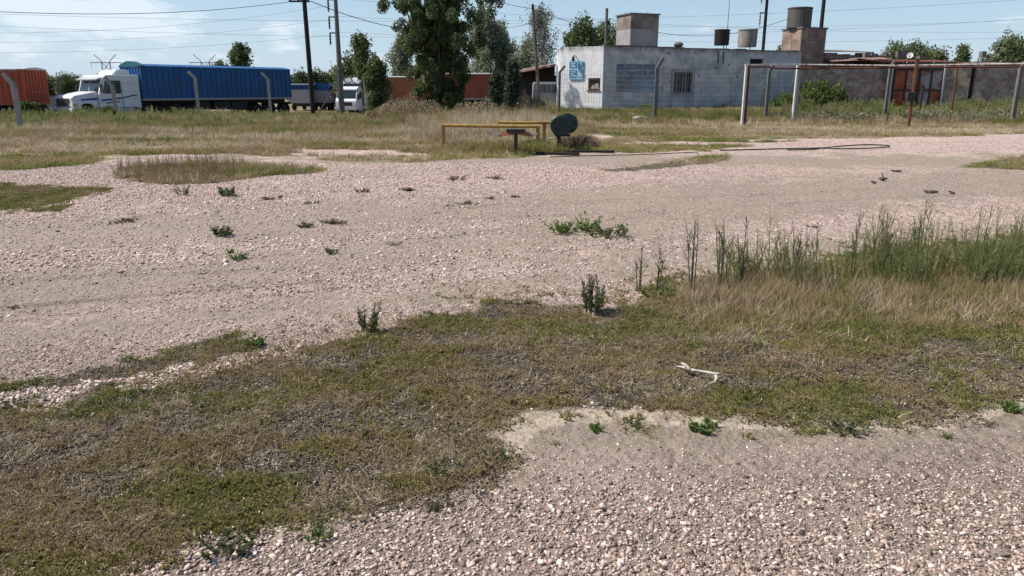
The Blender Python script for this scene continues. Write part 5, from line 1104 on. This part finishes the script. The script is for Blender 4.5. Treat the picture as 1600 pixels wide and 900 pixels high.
b_ = G(871, 227); b_ = GZ(P(873, 215, 20.1).x, 20.1); o = thing('drum_stand', 'short dark post carrying the dark green drums', 'stand', b_); h_ = P(0, 211, 20.1).z - b_.z
mb = MB(); mb.box((0, 0, h_ / 2 - .05), (.10, .12, h_ + .1)); mb.build('post', M['dark'], o); mb = MB(); mb.box((.1, .5, h_ - .01), (.4, 1.1, .05)); mb.build('cradle', M['dark'], o)
b_ = G(862, 221); o = MB().ico((0, 0, .08), .13, (1.3, .8, .6), jit=.2).build('white_rag', M['litter'], loc=b_); tag(o, 'crumpled white rag on the ground beside the drum post', 'rag')
# dark strips laid on the ground as shadows of the stand and drums
for (pa, ya, pb, yb, lbl) in ((838, 241, 905, 243, 'dark strip standing in for the shadow at the foot of the steel stand'), (880, 238, 960, 239, 'longer dark strip standing in for the shadow below the green drums')):
    A, B = G(pa, ya), G(pb, yb); o = MB().bar(A - A + Vector((0, 0, .03)), B - A + Vector((0, 0, .04)), .14, .05).build('shadow_strip', M['darkpole'], loc=A); tag(o, lbl, 'shadow_strip')
# hose loop
pts_px = [(1125, 237), (1180, 235.5), (1240, 234), (1285, 233), (1310, 230.5), (1350, 228), (1384, 229), (1388, 231), (1370, 233), (1320, 234.5), (1285, 233.5), (1268, 235.5), (1225, 236.5)]
wp = [G(*q) for q in pts_px]; o0 = wp[0].copy(); fine = []
for i in range(len(wp) - 1):
    p0, p1, p2, p3 = wp[max(i - 1, 0)], wp[i], wp[i + 1], wp[min(i + 2, len(wp) - 1)]
    for k in range(6): t_ = k / 6; fine.append(.5 * ((2 * p1) + (-p0 + p2) * t_ + (2 * p0 - 5 * p1 + 4 * p2 - p3) * t_ ** 2 + (-p0 + 3 * p1 - 3 * p2 + p3) * t_ ** 3) + Vector((0, 0, .035)) - o0)
o = MB().tube(fine, .018, 6).build('hose', mat('dark_green_hose', (.02, .035, .03), .6), loc=o0); tag(o, 'dark green hose lying in a long loop across the far gravel', 'hose')
A = [G(860, 247), G(930, 245), G(1010, 243), G(1090, 239.5)]; o = MB().tube([q - A[0] + Vector((0, 0, .03)) for q in A], .011, 6).build('cable_on_ground', M['wire'], loc=A[0]); tag(o, 'black cable lying on bare ground between the drums and the hose', 'cable')
# bleached stick with a forked end
s0 = G(1080, 586); o = thing('dead_branch', 'bleached forked branch lying on the near grass', 'branch', s0)
def SPt(px_, py2, h_): # point h_ above the ground near the branch
    d = ray(px_, py2); t_ = (s0.z + h_ - EYE) / d.z; return Vector((0, 0, EYE)) + d * t_ - s0
mb = MB(); mb.tube([SPt(1072, 575, .045), SPt(1082, 578, .05), SPt(1095, 580, .05), SPt(1108, 582, .055), SPt(1119, 585, .06), SPt(1129, 582.5, .05)], [.004, .0085, .006, .0075, .011, .005], 8); br = mb.build('stem', M['stick'], o, smooth=True)
mb = MB(); mb.tube([SPt(1078, 577.5, .05), SPt(1072, 571, .06), SPt(1064, 566.5, .075)], [.012, .010, .005], 7); mb.tube([SPt(1073, 575, .045), SPt(1066, 573.5, .03), SPt(1058, 572, .02)], [.009, .007, .003], 7); mb.build('fork', M['stick'], br, smooth=True)
mb = MB(); mb.tube([SPt(1119, 585, .055), SPt(1120, 591, .045), SPt(1117, 597, .02), SPt(1107, 599.5, .008)], [.011, .011, .006, .002], 8); mb.build('hooked_end', M['stick'], br, smooth=True)
# pale bits of rubbish
def scrap(name, lbl, px_, py2, s_, sc, cat, mt='litter', lift=.3):
    random.seed(px_); b_ = G(px_, py2); mb = MB(); mb.ico((0, 0, s_ * lift), s_, sc, jit=.3); mb.ico((s_ * .7, .0, s_ * lift), s_ * .55, sc, jit=.35); o = mb.build(name, M[mt], loc=b_); tag(o, lbl, cat); return o
scrap('plastic_sheet', 'crumpled white plastic sheet in the weeds before the blue trailer', 388, 195, .34, (1.2, .7, .45), 'litter')
scrap('white_rubble', 'low pile of white rubble near the white building foot', 1000, 187, .3, (1.8, .7, .4), 'rubble')
scrap('plastic_scrap', 'small white scrap caught in the straw grass below the weeds', 1424, 482, .03, (1.1, .8, .9), 'litter')
# twigs and clods on the open gravel, right
for (px_, py2, w_, h_, lbl) in ((1380, 283, .22, .16, 'dark clod with a twig on the open gravel beyond the weeds'), (1401, 269, .2, .05, 'flat dark chip on the gravel beyond the upright clod'), (1456, 302, .22, .06, 'dark slanting stick on the gravel above the weeds'), (1488, 303, .1, .05, 'small dark clod right of the slanting stick'), (1366, 287, .1, .05, 'little clod just left of the upright clod')):
    b_ = G(px_, py2); random.seed(px_); mb = MB(); mb.ico((0, 0, h_ * .3), w_ * .4, (1.2, .8, .4), jit=.3)
    if h_ > .1: mb.tube([(0, 0, 0), (-.02, 0, h_ * .6), (-.05, 0, h_)], [.02, .012, .006], 5)
    else: mb.tube([(-w_ * .6, 0, .04), (w_ * .5, .04, .02)], [.012, .008], 5)
    o = mb.build('earth_clod', M['bark'], loc=b_); tag(o, lbl, 'clod')

# ------------------------------------------------------------------ separate plants
def own_plant(name, lbl, px_, py2, src_fn, scale, tint_col, cat='weed', group=None, rz=0.):
    """a plant that stands apart: stems+leaves as its own mesh"""
    o = src_fn(tint_col); COL.objects.link(o); o.location = G(px_, py2); o.scale = (scale,) * 3; o.rotation_euler = (0, 0, rz); o.name = name; tag(o, lbl, cat, group); return o
wg = mat('weed_green', (.08, .115, .04), .7, .3, 20, (.15, .15, .07), trans=.3, island=.35); wgb = mat('bright_weed_green', (.11, .17, .04), .7, .3, 20, (.12, .19, .04), trans=.3, island=.3); wgr = mat('greyish_weed', (.10, .12, .07), .7, .3, 20, (.15, .14, .09), trans=.25, island=.3); wbr = mat('brown_weed', (.15, .13, .075), .8, .3, 20, (.09, .075, .05), trans=.2, island=.3)
def low_bush(seed, st=22, h=.10, leaf=.032, spread=.13, bend=1.1, dens=22): return lambda m: leafy_src('w', st, h, leaf, seed, m, spread, bend, dens, .35, .30)
def upright(seed, st=7, h=.3, leaf=.05, dens=60): return lambda m: leafy_src('w', st, h, leaf, seed, m, .07, .45, dens, .9, .14)
def wispy(seed, h=.55, st=2): return lambda m: leafy_src('w', st, h, .022, seed, m, .025, .07, 40, .9, .10, True)
own_plant('weed_plant', 'upright grey-green weed clump at the tip of the near grass, beside the gravel track', 574, 520, upright(201, 9, .22, .04), 1.0, wg, rz=1.)
own_plant('weed_plant', 'tight dark green weed clump standing alone left of the weed thicket', 927, 488, upright(202, 14, .26, .04, 70), 1.0, wg)
own_plant('tall_weed', 'wispy grey stalks rising from the lone dark green clump', 922, 486, wispy(203, .42, 4), 1., wgr)
own_plant('tall_weed', 'sparse wispy grey-green stalk, first right of the lone clump', 999, 455, wispy(204, .50, 3), 1., wgr)
own_plant('tall_weed', 'wispy stalk with a bright green foot, second right of the lone clump', 1026, 455, wispy(205, .46, 3), 1., wgr)
own_plant('weed_plant', 'bright green sprout at the foot of the wispy stalks', 1026, 462, low_bush(206, 8, .12), 1., wgb)
own_plant('tall_weed', 'tallest branching wispy weed between the lone stalks and the thicket', 1080, 455, wispy(207, .66, 4), 1., wgr)
own_plant('tall_weed', 'dark stemmed wispy weed at the start of the green thicket', 1122, 450, wispy(208, .60, 4), 1., wgr)
own_plant('tall_weed', 'tall bare topped weed above the left part of the thicket', 1158, 450, wispy(209, .70, 3), 1., wgr)
own_plant('tall_weed', 'forked tall weed sticking out of the middle of the thicket', 1240, 442, wispy(210, .66, 3), 1., wgr)
own_plant('tall_weed', 'thin tall weed standing in the gap of the thicket', 1272, 440, wispy(211, .60, 2), 1., wgr)
own_plant('tall_weed', 'dense tall weed rising right of the thicket gap', 1330, 440, wispy(212, .66, 4), 1., wgr)
own_plant('tall_weed', 'tall weed with a pointed tip over the right part of the thicket', 1378, 432, wispy(213, .66, 3), 1., wgr)
own_plant('tall_weed', 'slender weed reaching above the brightest green part of the thicket', 1425, 430, wispy(214, .62, 3), 1., wgr)
for (px_, py2, s_, m_, lbl, sd) in (
    (345, 369, 1.25, wg, 'low dark green weed alone in the middle left gravel', 1), (373, 405, .75, wgb, 'small yellow-green weed just below the low dark green one', 2), (517, 396, .7, wg, 'little pointed weed at the edge of the compacted track', 3),
    (615, 382, .5, wbr, 'tiny dark weed right of the little pointed weed', 4), (285, 305, 1.5, wg, 'green weed on the gravel below the brown stalks', 5), (358, 306, 1.7, wg, 'wide flat weed right of the one below the brown stalks', 6),
    (880, 364, 1.5, wgb, 'bright green leafy weed, left end of the green patch mid gravel', 7), (915, 360, 1.3, wgb, 'bright green weed in the middle of the green patch mid gravel', 8), (950, 370, 1.6, wg, 'dark green mounded weed, right end of the green patch mid gravel', 9), (968, 356, .8, wgb, 'small bright weed behind the dark green mounded one', 10),
    (478, 354, 1.0, wbr, 'flat olive weed, left of a pair on the left gravel', 11), (522, 349, 1.1, wbr, 'flat olive weed, right of a pair on the left gravel', 12), (432, 311, 1.0, wbr, 'flat dull weed on the gravel right of the wide flat weed', 13), (488, 318, .8, wbr, 'dark brownish weed tuft alone above the olive pair', 14),
    (565, 300, 1.5, wbr, 'long low brownish weed in the central far gravel', 15), (636, 298, 1.1, wbr, 'dark weed at the right end of the long low brownish one', 16), (708, 281, 2.0, wbr, 'low dark weed mat near the far edge of the gravel', 17), (774, 279, 1.0, wbr, 'round dark weed right of the dark weed mat', 18),
    (729, 318, .8, wbr, 'small dark weed in the gravel below the dark mat', 19), (765, 311, 1.0, wbr, 'thin dark weed streak right of the small dark weed', 20), (803, 308, .8, wbr, 'small dark tuft right of the thin streak', 21), (701, 322, .6, wbr, 'tiny dark tuft left of the small dark weed', 22),
    (352, 862, .62, wg, 'leafy green weed at the near sandy edge of the grass', 23), (498, 840, .42, wgb, 'small green weed in the pebbles right of the leafy one', 24), (680, 797, .36, wg, 'tiny dark green weed on the gravel beside the grass corner', 25), (932, 672, .42, wgb, 'small green weed, first on the sand below the branch', 26),
    (992, 668, .55, wg, 'dusty grey-green weed next along the sand edge', 27), (1097, 670, .6, wgb, 'fuller green weed on the sand edge straight below the branch', 28), (1326, 674, .6, wg, 'dark weed with a slanting stem at the sandy edge, under the thicket', 29), (1477, 684, .35, wgb, 'tiny sprout on the bare near gravel, right side', 30), (1580, 642, .6, wgb, 'pale green weed by the picture edge on the sand', 31),
    (20, 640, .6, wg, 'dark leafy weed by the pale stones at the left edge', 32), (200, 346, .9, wbr, 'small brownish weed on the left gravel below the stalks', 33), (170, 350, .6, wbr, 'tiny brownish weed left of the small brownish one', 34), (20, 481, .5, wbr, 'dark speck of weed beside the tyre track at the left edge', 35), (360, 395, .4, wgb, 'sprig leaning against the small yellow-green weed', 36), (1268, 355, .6, wbr, 'faint dry tuft on the gravel behind the thicket', 37),
    (690, 736, .5, wg, 'dark green tuft inside the near grass corner', 38), (785, 722, .6, wg, 'green tuft at the tip of the near grass corner', 39), (570, 684, .5, wg, 'round dark weed in the near grass, left of the sand', 40), (400, 540, .7, wgb, 'bright green weed at the tip of the narrow grass strip', 41)):
    oo = own_plant('weed_plant', lbl, px_, py2, low_bush(300 + sd, 9 + (sd * 7) % 17, (.10 if sd not in (7, 8, 5) else .14) * (.8 + (sd * 5 % 7) * .08), .024 + .004 * (sd * 3 % 5), .06 + .02 * (sd * 11 % 5), .6 + .25 * (sd % 5)), s_, m_, rz=sd); oo.scale = (s_ * (1.25 if m_ is wbr else 1), s_ * (1.0 if m_ is wbr else .9), s_ * (.42 if m_ is wbr else .85))
# weeds in mid-field: grey-green bushes at the fence, reed bed by the wall
def bush(name, lbl, px_, Y, w_, h_, m_, seed, nlv=2600, leaf=.09, cat='bush', vertical=False):
    r = np.random.default_rng(seed); v = P(px_, 160, Y); b_ = GZ(v.x, Y); ns = 9; C_ = []
    for i in range(ns): a = r.uniform(0, 6.28); rr = math.sqrt(r.uniform()) * w_ * .38; C_.append((rr * math.cos(a), rr * math.sin(a) * .7, h_ * r.uniform(.2, .68), w_ * r.uniform(.14, .26)))
    o = thing(name, lbl, cat, b_); k = r.integers(0, ns, nlv); C_ = np.array(C_); d = r.normal(size=(nlv, 3)); d /= np.linalg.norm(d, axis=1)[:, None]; rad = r.uniform(.3, 1, nlv) ** .5
    c_ = C_[k, :3] + d * (C_[k, 3] * rad)[:, None] * np.array([1, 1, .9]); c_[:, 2] = np.clip(c_[:, 2], .03, h_ * 1.05)
    if vertical:
        ax_ = r.uniform(0, 6.283, nlv); ra_ = np.sqrt(r.uniform(0, 1, nlv)); x_ = ra_ * np.cos(ax_) * w_ * .5; y_ = ra_ * np.sin(ax_) * w_ * .35; top_ = h_ * (.35 + .75 * fbm(x_ * 2.2 + seed, y_ * 2.2, seed, 3)) * (1.08 - .5 * ra_ ** 3); c_ = np.stack([x_, y_, top_ * r.uniform(.02, 1, nlv)], -1)
    leaf_cloud('foliage', c_, leaf, m_, o, r, up=.9 if vertical else .2, ratio=.18 if vertical else .45)
    mb = MB()
    for i in range(7): a = r.uniform(0, 6.28); q = (math.cos(a) * w_ * .2, math.sin(a) * w_ * .15, h_ * .6); mb.tube([(q[0] * .2, q[1] * .2, -.1), q], [.03, .01], 5)
    mb.build('stems', M['bark'], o); return o
def leaf_cloud(name, c_, size, m_, parent, r, up=0., ratio=.5):
    n_ = len(c_); d = r.normal(size=(n_, 3)); d[:, 2] = d[:, 2] * (1 - .3 * up) + up * 1.6; d /= np.linalg.norm(d, axis=1)[:, None]; q = np.cross(d, r.normal(size=(n_, 3))); q /= np.linalg.norm(q, axis=1)[:, None] + 1e-9
    s_ = (size * r.uniform(.6, 1.35, n_))[:, None]; V = np.stack([c_ - d * s_ * .5, c_ + q * s_ * ratio * .5, c_ + d * s_ * .5, c_ - q * s_ * ratio * .5], 1).reshape(-1, 3)
    return fast_mesh(name, V, np.arange(n_ * 4).reshape(-1, 4), m_, parent)
def foliage_mat(name, a, b_, ns=.7, tr=.22): return mat(name, a, .6, 0, ns, b_, trans=tr, island=.4, detail=3, lo=.4, hi=.6, spec=.35)
FD = foliage_mat('poplar_leaves', (.065, .10, .035), (.15, .18, .07), tr=.4); FM = foliage_mat('mid_green_leaves', (.07, .11, .035), (.14, .165, .065), tr=.35); FG_ = foliage_mat('grey_green_leaves', (.19, .23, .14), (.30, .32, .21), tr=.4); FGP = foliage_mat('pale_grey_leaves', (.16, .19, .16), (.25, .27, .23)); FB = foliage_mat('dark_young_leaves', (.035, .06, .035), (.07, .095, .055), tr=.3); FR = foliage_mat('reed_green', (.07, .13, .02), (.17, .17, .05)); FS = foliage_mat('saltbush_grey', (.17, .19, .12), (.26, .24, .15)); FT = foliage_mat('dry_brush', (.33, .25, .15), (.22, .17, .11))
# shrubs
bush('reed_clump', 'tall bright green reeds against the wall end of the white building', 1284, 46.3, 3.0, 2.0, FR, 1, 9000, .34, 'reeds', True)
bush('wall_bush', 'green bush leaning on the white wall left of the reeds', 1235, 45.5, 2.6, 1.25, FR, 2, 4200, .22, vertical=True)
bush('dark_vine', 'dark leafy vine climbing the brick corner above the reeds', 1276, 48.2, 1.5, 2.6, FD, 3, 2800, .14)
for i, (px_, Y, w_, h_, lbl) in enumerate(((1270, 37, 2.6, .75, 'grey-green saltbush, leftmost of the low row right of the second white post'), (1330, 36.5, 2.6, .7, 'grey-green saltbush below the dark shadowed wall'), (1370, 37.5, 2.0, .7, 'grey-green saltbush round the dark post left of the doors'), (1455, 37, 2.8, .75, 'grey-green saltbush right of the rusty box post'), (1520, 36, 2.6, .7, 'grey-green saltbush before the soot-stained flue'), (1575, 37, 2.4, .8, 'grey-green saltbush next to the rightmost concrete post'), (1212, 38, 1.6, .5, 'low saltbush between the two white posts'))):
    bush('saltbush', lbl, px_, Y, w_, h_ * (.8, .6, .85, .65, .9, .7, .8)[i], FS, 20 + i, 2400, .10, vertical=i % 2 == 0)
for i, (px_, Y, w_, h_, m_, lbl) in enumerate(((640, 37, 3.2, 1.55, FT, 'pale dry brush mound left of the poplar trunk'), (600, 38, 2., 1.0, FT, 'smaller dry brush mound under the leafy tree'), (745, 36, 2.6, 1.25, FT, 'dry brush mound right of the poplar trunk'), (830, 40, 2.0, 1.5, FT, 'tall dry brush before the shed'), (765, 23.5, 2.2, .55, FT, 'dry brush growing through the yellow pipe rail'), (718, 22.5, 1.8, .5, FT, 'dry brush at the left leg of the yellow rail'), (905, 21.2, 1.3, .5, FT, 'dry weeds right of the green drums'), (835, 20.8, .9, .38, FM, 'green weed between the steel stand and the drums'))):
    bush('dry_brush' if m_ is FT else 'green_bush', lbl, px_, Y, w_, h_, m_, 50 + i, 5200 if Y > 30 else 3400, .15 if Y > 30 else .07, vertical=True)
bush('green_bush', 'dark green shrub by the rear wheels of the red trailer', 44, 42.5, 1.4, 1.35, FM, 80, 2400, .13)
bush('green_bush', 'green shrub at the foot of the white wall under the mural end', 1012, 43, 1.4, .65, FR, 81, 1200, .13, vertical=True)
bush('green_bush', 'yellow-green shrub at the wall foot below the vent', 1150, 45.6, 3.2, .5, FR, 82, 1800, .13, vertical=True)
bush('green_bush', 'small leafy shrub against the white lorry front wheel', 170, 41, 1.6, .9, FM, 83, 2200, .11)

# ------------------------------------------------------------------ trees
def tree(name, lbl, px_, Y, h_, seed, m_, kind='poplar', nleaf=9000, leaf=.16, trunk_r=.14, spread=.35, width=2., limbs=9, first=.15, bark='bark', group=None, gz_=None, xoff=0., clump=.42, density_top=1.):
    r = np.random.default_rng(seed); v = P(px_, 140, Y); b_ = GZ(v.x, Y); o = thing(name, lbl, 'tree', b_, 0, group); mb = MB(); centres = []
    lean = r.normal(0, .03, 2) * h_; tp = [np.array([0, 0, -.2]), np.array([lean[0] * .3, lean[1] * .3, h_ * .4]), np.array([lean[0], lean[1], h_ * .93])]
    def trunk_at(t_): 
        return tp[0] + (tp[1] - tp[0]) * (t_ / .45) if t_ < .45 else tp[1] + (tp[2] - tp[1]) * ((t_ - .45) / .55)
    mb.tube([tuple(q) for q in tp], [trunk_r, trunk_r * .65, trunk_r * .12], 8)
    for i in range(limbs):
        t0_ = first + (.85 - first) * (i + r.uniform(0, .8)) / limbs if kind != 'fan' else first + r.uniform(0, .25)
        s_ = trunk_at(t0_); a = r.uniform(0, 6.283) if kind != 'fan' else (i / limbs) * 6.283 + r.uniform(-.3, .3)
        if kind == 'poplar': ln = h_ * (1 - t0_) * r.uniform(.5, .85); out = spread * r.uniform(.5, 1)
        elif kind == 'fan': ln = h_ * (1 - t0_) * r.uniform(.8, 1.05); out = spread * r.uniform(.25, 1)
        else: ln = width * r.uniform(.6, 1.0) * (1 - .45 * abs(t0_ - .45)); out = 1.3
        d = np.array([math.cos(a) * out, math.sin(a) * out, 1. if kind != 'round' else r.uniform(.1, .7)]); d /= np.linalg.norm(d); up = np.array([0, 0, 1.]); pts = [s_]
        for k in range(1, 6): dd = d * (1 - .08 * k) + up * (.08 * k) + r.normal(0, .07, 3); pts.append(pts[-1] + dd / np.linalg.norm(dd) * ln / 5)
        rr = [trunk_r * .5 * (1 - t0_ * .5) * (1 - k / 5.6) for k in range(6)]; mb.tube([tuple(q) for q in pts], rr, 6)
        for k in range(1 if kind != 'fan' else 2, 6):
            for _ in range(3):
                q = pts[k] + r.normal(0, .12 * ln ** .5, 3) ; centres.append((*q, clump * r.uniform(.6, 1.25) * (1.15 - .1 * k)))
                if r.uniform() < .5: e_ = q + r.normal(0, .3, 3) * clump * 1.6; mb.tube([tuple(pts[k]), tuple(e_)], [rr[k] * .5 + .006, .004], 4); centres.append((*e_, clump * .6))
    if kind == 'fan':
        for _ in range(230): zz_ = h_ * r.uniform(.08, .97) ** 1.15; a = r.uniform(0, 6.283); rr_ = (.75 + .47 * zz_) * math.sqrt(r.uniform()); centres.append((rr_ * math.cos(a), rr_ * math.sin(a), zz_, clump * r.uniform(.6, 1.15)))
    for k in range(8): q = trunk_at(.55 + .43 * k / 7); centres.append((*(q + r.normal(0, .1, 3)), clump * (1 - .06 * k)))
    mb.build('trunk', M[bark], o)
    C_ = np.array(centres); w_ = C_[:, 3] ** 2; w_ /= w_.sum(); k = r.choice(len(C_), nleaf, p=w_); d = r.normal(size=(nleaf, 3)); d /= np.linalg.norm(d, axis=1)[:, None]; rad = r.uniform(.0, 1, nleaf) ** .45
    c_ = C_[k, :3] + d * (C_[k, 3] * rad)[:, None] * np.array([1, 1, 1.25]); c_ = c_[c_[:, 2] > .25]
    leaf_cloud('crown', c_, leaf, m_, o, r, ratio=.75); return o
tree('poplar_tree', 'tall dark poplar with many upright limbs running out of the picture top', 688, 50, 9.6, 5, FD, 'fan', 112000, .125, .30, .46, 3, 24, .05, clump=.38)
tree('poplar_tree', 'grey-green poplar close behind the big poplar on its right', 756, 80, 11.2, 7, FG_, 'poplar', 17000, .21, .17, .55, 2, 16, .10, clump=.78)
tree('poplar_tree', 'smaller grey-green poplar between the big poplar and the pale sparse tree', 790, 82, 8.8, 8, FG_, 'poplar', 11000, .21, .15, .6, 2, 13, .10, clump=.70)
tree('poplar_tree', 'pale grey-green tree filling the gap just left of the sparse pale tree', 818, 76, 6.6, 17, FG_, 'poplar', 9000, .19, .12, .6, 2, 12, .10, clump=.65)
tree('sparse_tree', 'sparse pale tree with airy crown behind the leaning wooden pole', 848, 62, 8.6, 9, FGP, 'poplar', 6500, .14, .12, .42, 2, 14, .18, bark='palebark', clump=.55)
tree('poplar_tree', 'grey-green tree showing left of the big poplar', 630, 84, 8.0, 10, FG_, 'poplar', 8000, .22, .12, .5, 2, 9, .15, clump=.68)
tree('leafy_tree', 'mid green tree with a bent top in front of the white cabs', 587, 44, 3.9, 11, FM, 'poplar', 15000, .12, .11, .5, 1.1, 15, .03, clump=.36)
tree('leafy_tree', 'curved upper growth leaning left beside the bent-topped tree', 566, 47, 5.4, 12, FM, 'poplar', 5200, .13, .09, .4, .8, 10, .40, clump=.30)
tree('young_tree', 'narrow dark young tree left of the shed', 799, 40, 3.2, 13, FB, 'poplar', 9000, .10, .07, .22, .7, 10, .04, clump=.26)
tree('young_tree', 'lower dark young tree hugging the maroon trailer', 775, 44, 2.6, 14, FB, 'poplar', 6000, .11, .07, .3, .7, 9, .04, clump=.30)
tree('round_tree', 'dark round-topped tree standing above the blue trailer', 380, 96, 8.3, 15, FD, 'poplar', 7000, .26, .16, .45, 1.5, 11, .3, clump=.72)
tree('round_tree', 'smaller pale tree beside the dark one above the blue trailer', 347, 98, 6.2, 16, FM, 'poplar', 3600, .26, .14, .5, 1.4, 9, .3, clump=.6)
gfar = 'trees behind the buildings'
for i, (px_, Y, h_, w_, m_, lbl) in enumerate(((893, 75, 7.7, 1.5, FM, 'narrow mid green tree over the left end of the white roof'), (915, 74, 9.3, 1.9, FM, 'tallest green tree over the left part of the white roof'), (935, 78, 8.6, 2.0, FD, 'dark green tree touching the short dark pole'), (957, 76, 8.0, 1.8, FD, 'dark tree between the short pole and the roof tank box'), (970, 74, 6.9, 1.5, FM, 'small tree peeping beside the roof tank box'), (1216, 75, 5.9, .9, FD, 'small dark tree between the pale tank and brick tower'),
        (1224, 76, 6.2, 1.0, FM, 'green tree touching the left side of the brick tower'), (1392, 80, 6.4, 1.9, FM, 'broad green tree above the roof left of the dish'), (1418, 79, 6.6, 1.9, FM, 'broad green tree right above the satellite dish'), (1450, 82, 6.0, 1.7, FM, 'lighter green tree above the rusty doors'), (1468, 80, 5.8, 1.5, FM, 'low green tree right of the lighter one above the doors'), (1503, 78, 6.2, 1.3, FD, 'compact dark tree alone above the flue'), (1535, 84, 5.8, 1.2, FG_, 'sparse small tree right of the compact dark one'), (1557, 74, 7.5, 1.3, FG_, 'tall airy tree at the right with open branches'), (1582, 72, 6.3, 1.7, FM, 'dense green tree by the right picture edge'))):
    tree('far_tree', lbl, px_, Y, h_ + float(-terr(P(px_, 140, Y).x, Y)) * .5, 30 + i, m_, 'round', int(2600 + 1500 * w_), .22, .12, .5, w_, 9, .3, group=gfar, clump=.48 * w_)
gl = 'line of dark trees beyond the lorry yard'
tl = [(-30, 108, 4.2, 3.), (78, 110, 3.9, 2.2), (92, 112, 3.3, 2.), (108, 108, 3.4, 1.8), (122, 110, 3.2, 2.0), (138, 112, 3., 2.), (462, 105, 3.9, 1.8), (476, 104, 4.4, 1.8), (496, 104, 4.2, 2.0), (508, 106, 4.0, 1.8), (522, 104, 4.3, 1.9), (540, 82, 4.6, 2.0), (557, 80, 5.4, 2.3), (650, 100, 4.4, 2.2), (676, 102, 4.2, 2.2), (712, 90, 4.6, 2.2), (736, 92, 4.8, 2.2), (1345, 90, 4.6, 1.6)]
tlab = ['far tree hidden mostly by the red trailer', 'bushy far tree just right of the red trailer', 'low far tree left of the bent dark post', 'low far tree right of the bent dark post', 'low far tree before the lorry windscreen', 'low far tree behind the lorry bonnet', 'far tree at the tail of the blue trailer', 'far tree left of the tarred pole', 'far tree right of the tarred pole', 'far tree midway between the two utility poles', 'far tree left of the grey concrete pole', 'dark tree right of the grey concrete pole', 'dark tree over the two white cabs', 'far tree over the brown trailer', 'far tree left behind the poplar trunk', 'far tree behind the poplar trunk on its right', 'far tree over the maroon trailer', 'dark bush top over the brick shed roof']
for i, ((px_, Y, h_, w_), lbl) in enumerate(zip(tl, tlab)):
    tree('far_tree', lbl, px_, Y, h_ + .6, 60 + i, (FD, FM)[i % 2], 'round', 3600, .26, .12, .5, w_, 9, .2, group=gl, clump=.42 * w_)
# distant tree belt round the horizon: reads as one mass
r = np.random.default_rng(99); nb_ = 42000; ang = r.uniform(-52, 52, nb_); dd = r.uniform(240, 330, nb_); xx = dd * np.tan(np.radians(ang)); hmx = 3.2 + 5.0 * fbm(ang * .9, ang * 0, 5, 4); zz = r.uniform(0, 1, nb_) ** .8 * hmx
o = leaf_cloud('distant_treeline', np.stack([xx, dd, zz - .6], -1), 1.3, foliage_mat('distant_leaves', (.06, .085, .05), (.10, .12, .075), .05), None, r, ratio=.9); tag(o, 'low dark belt of trees along the horizon', kind='stuff')
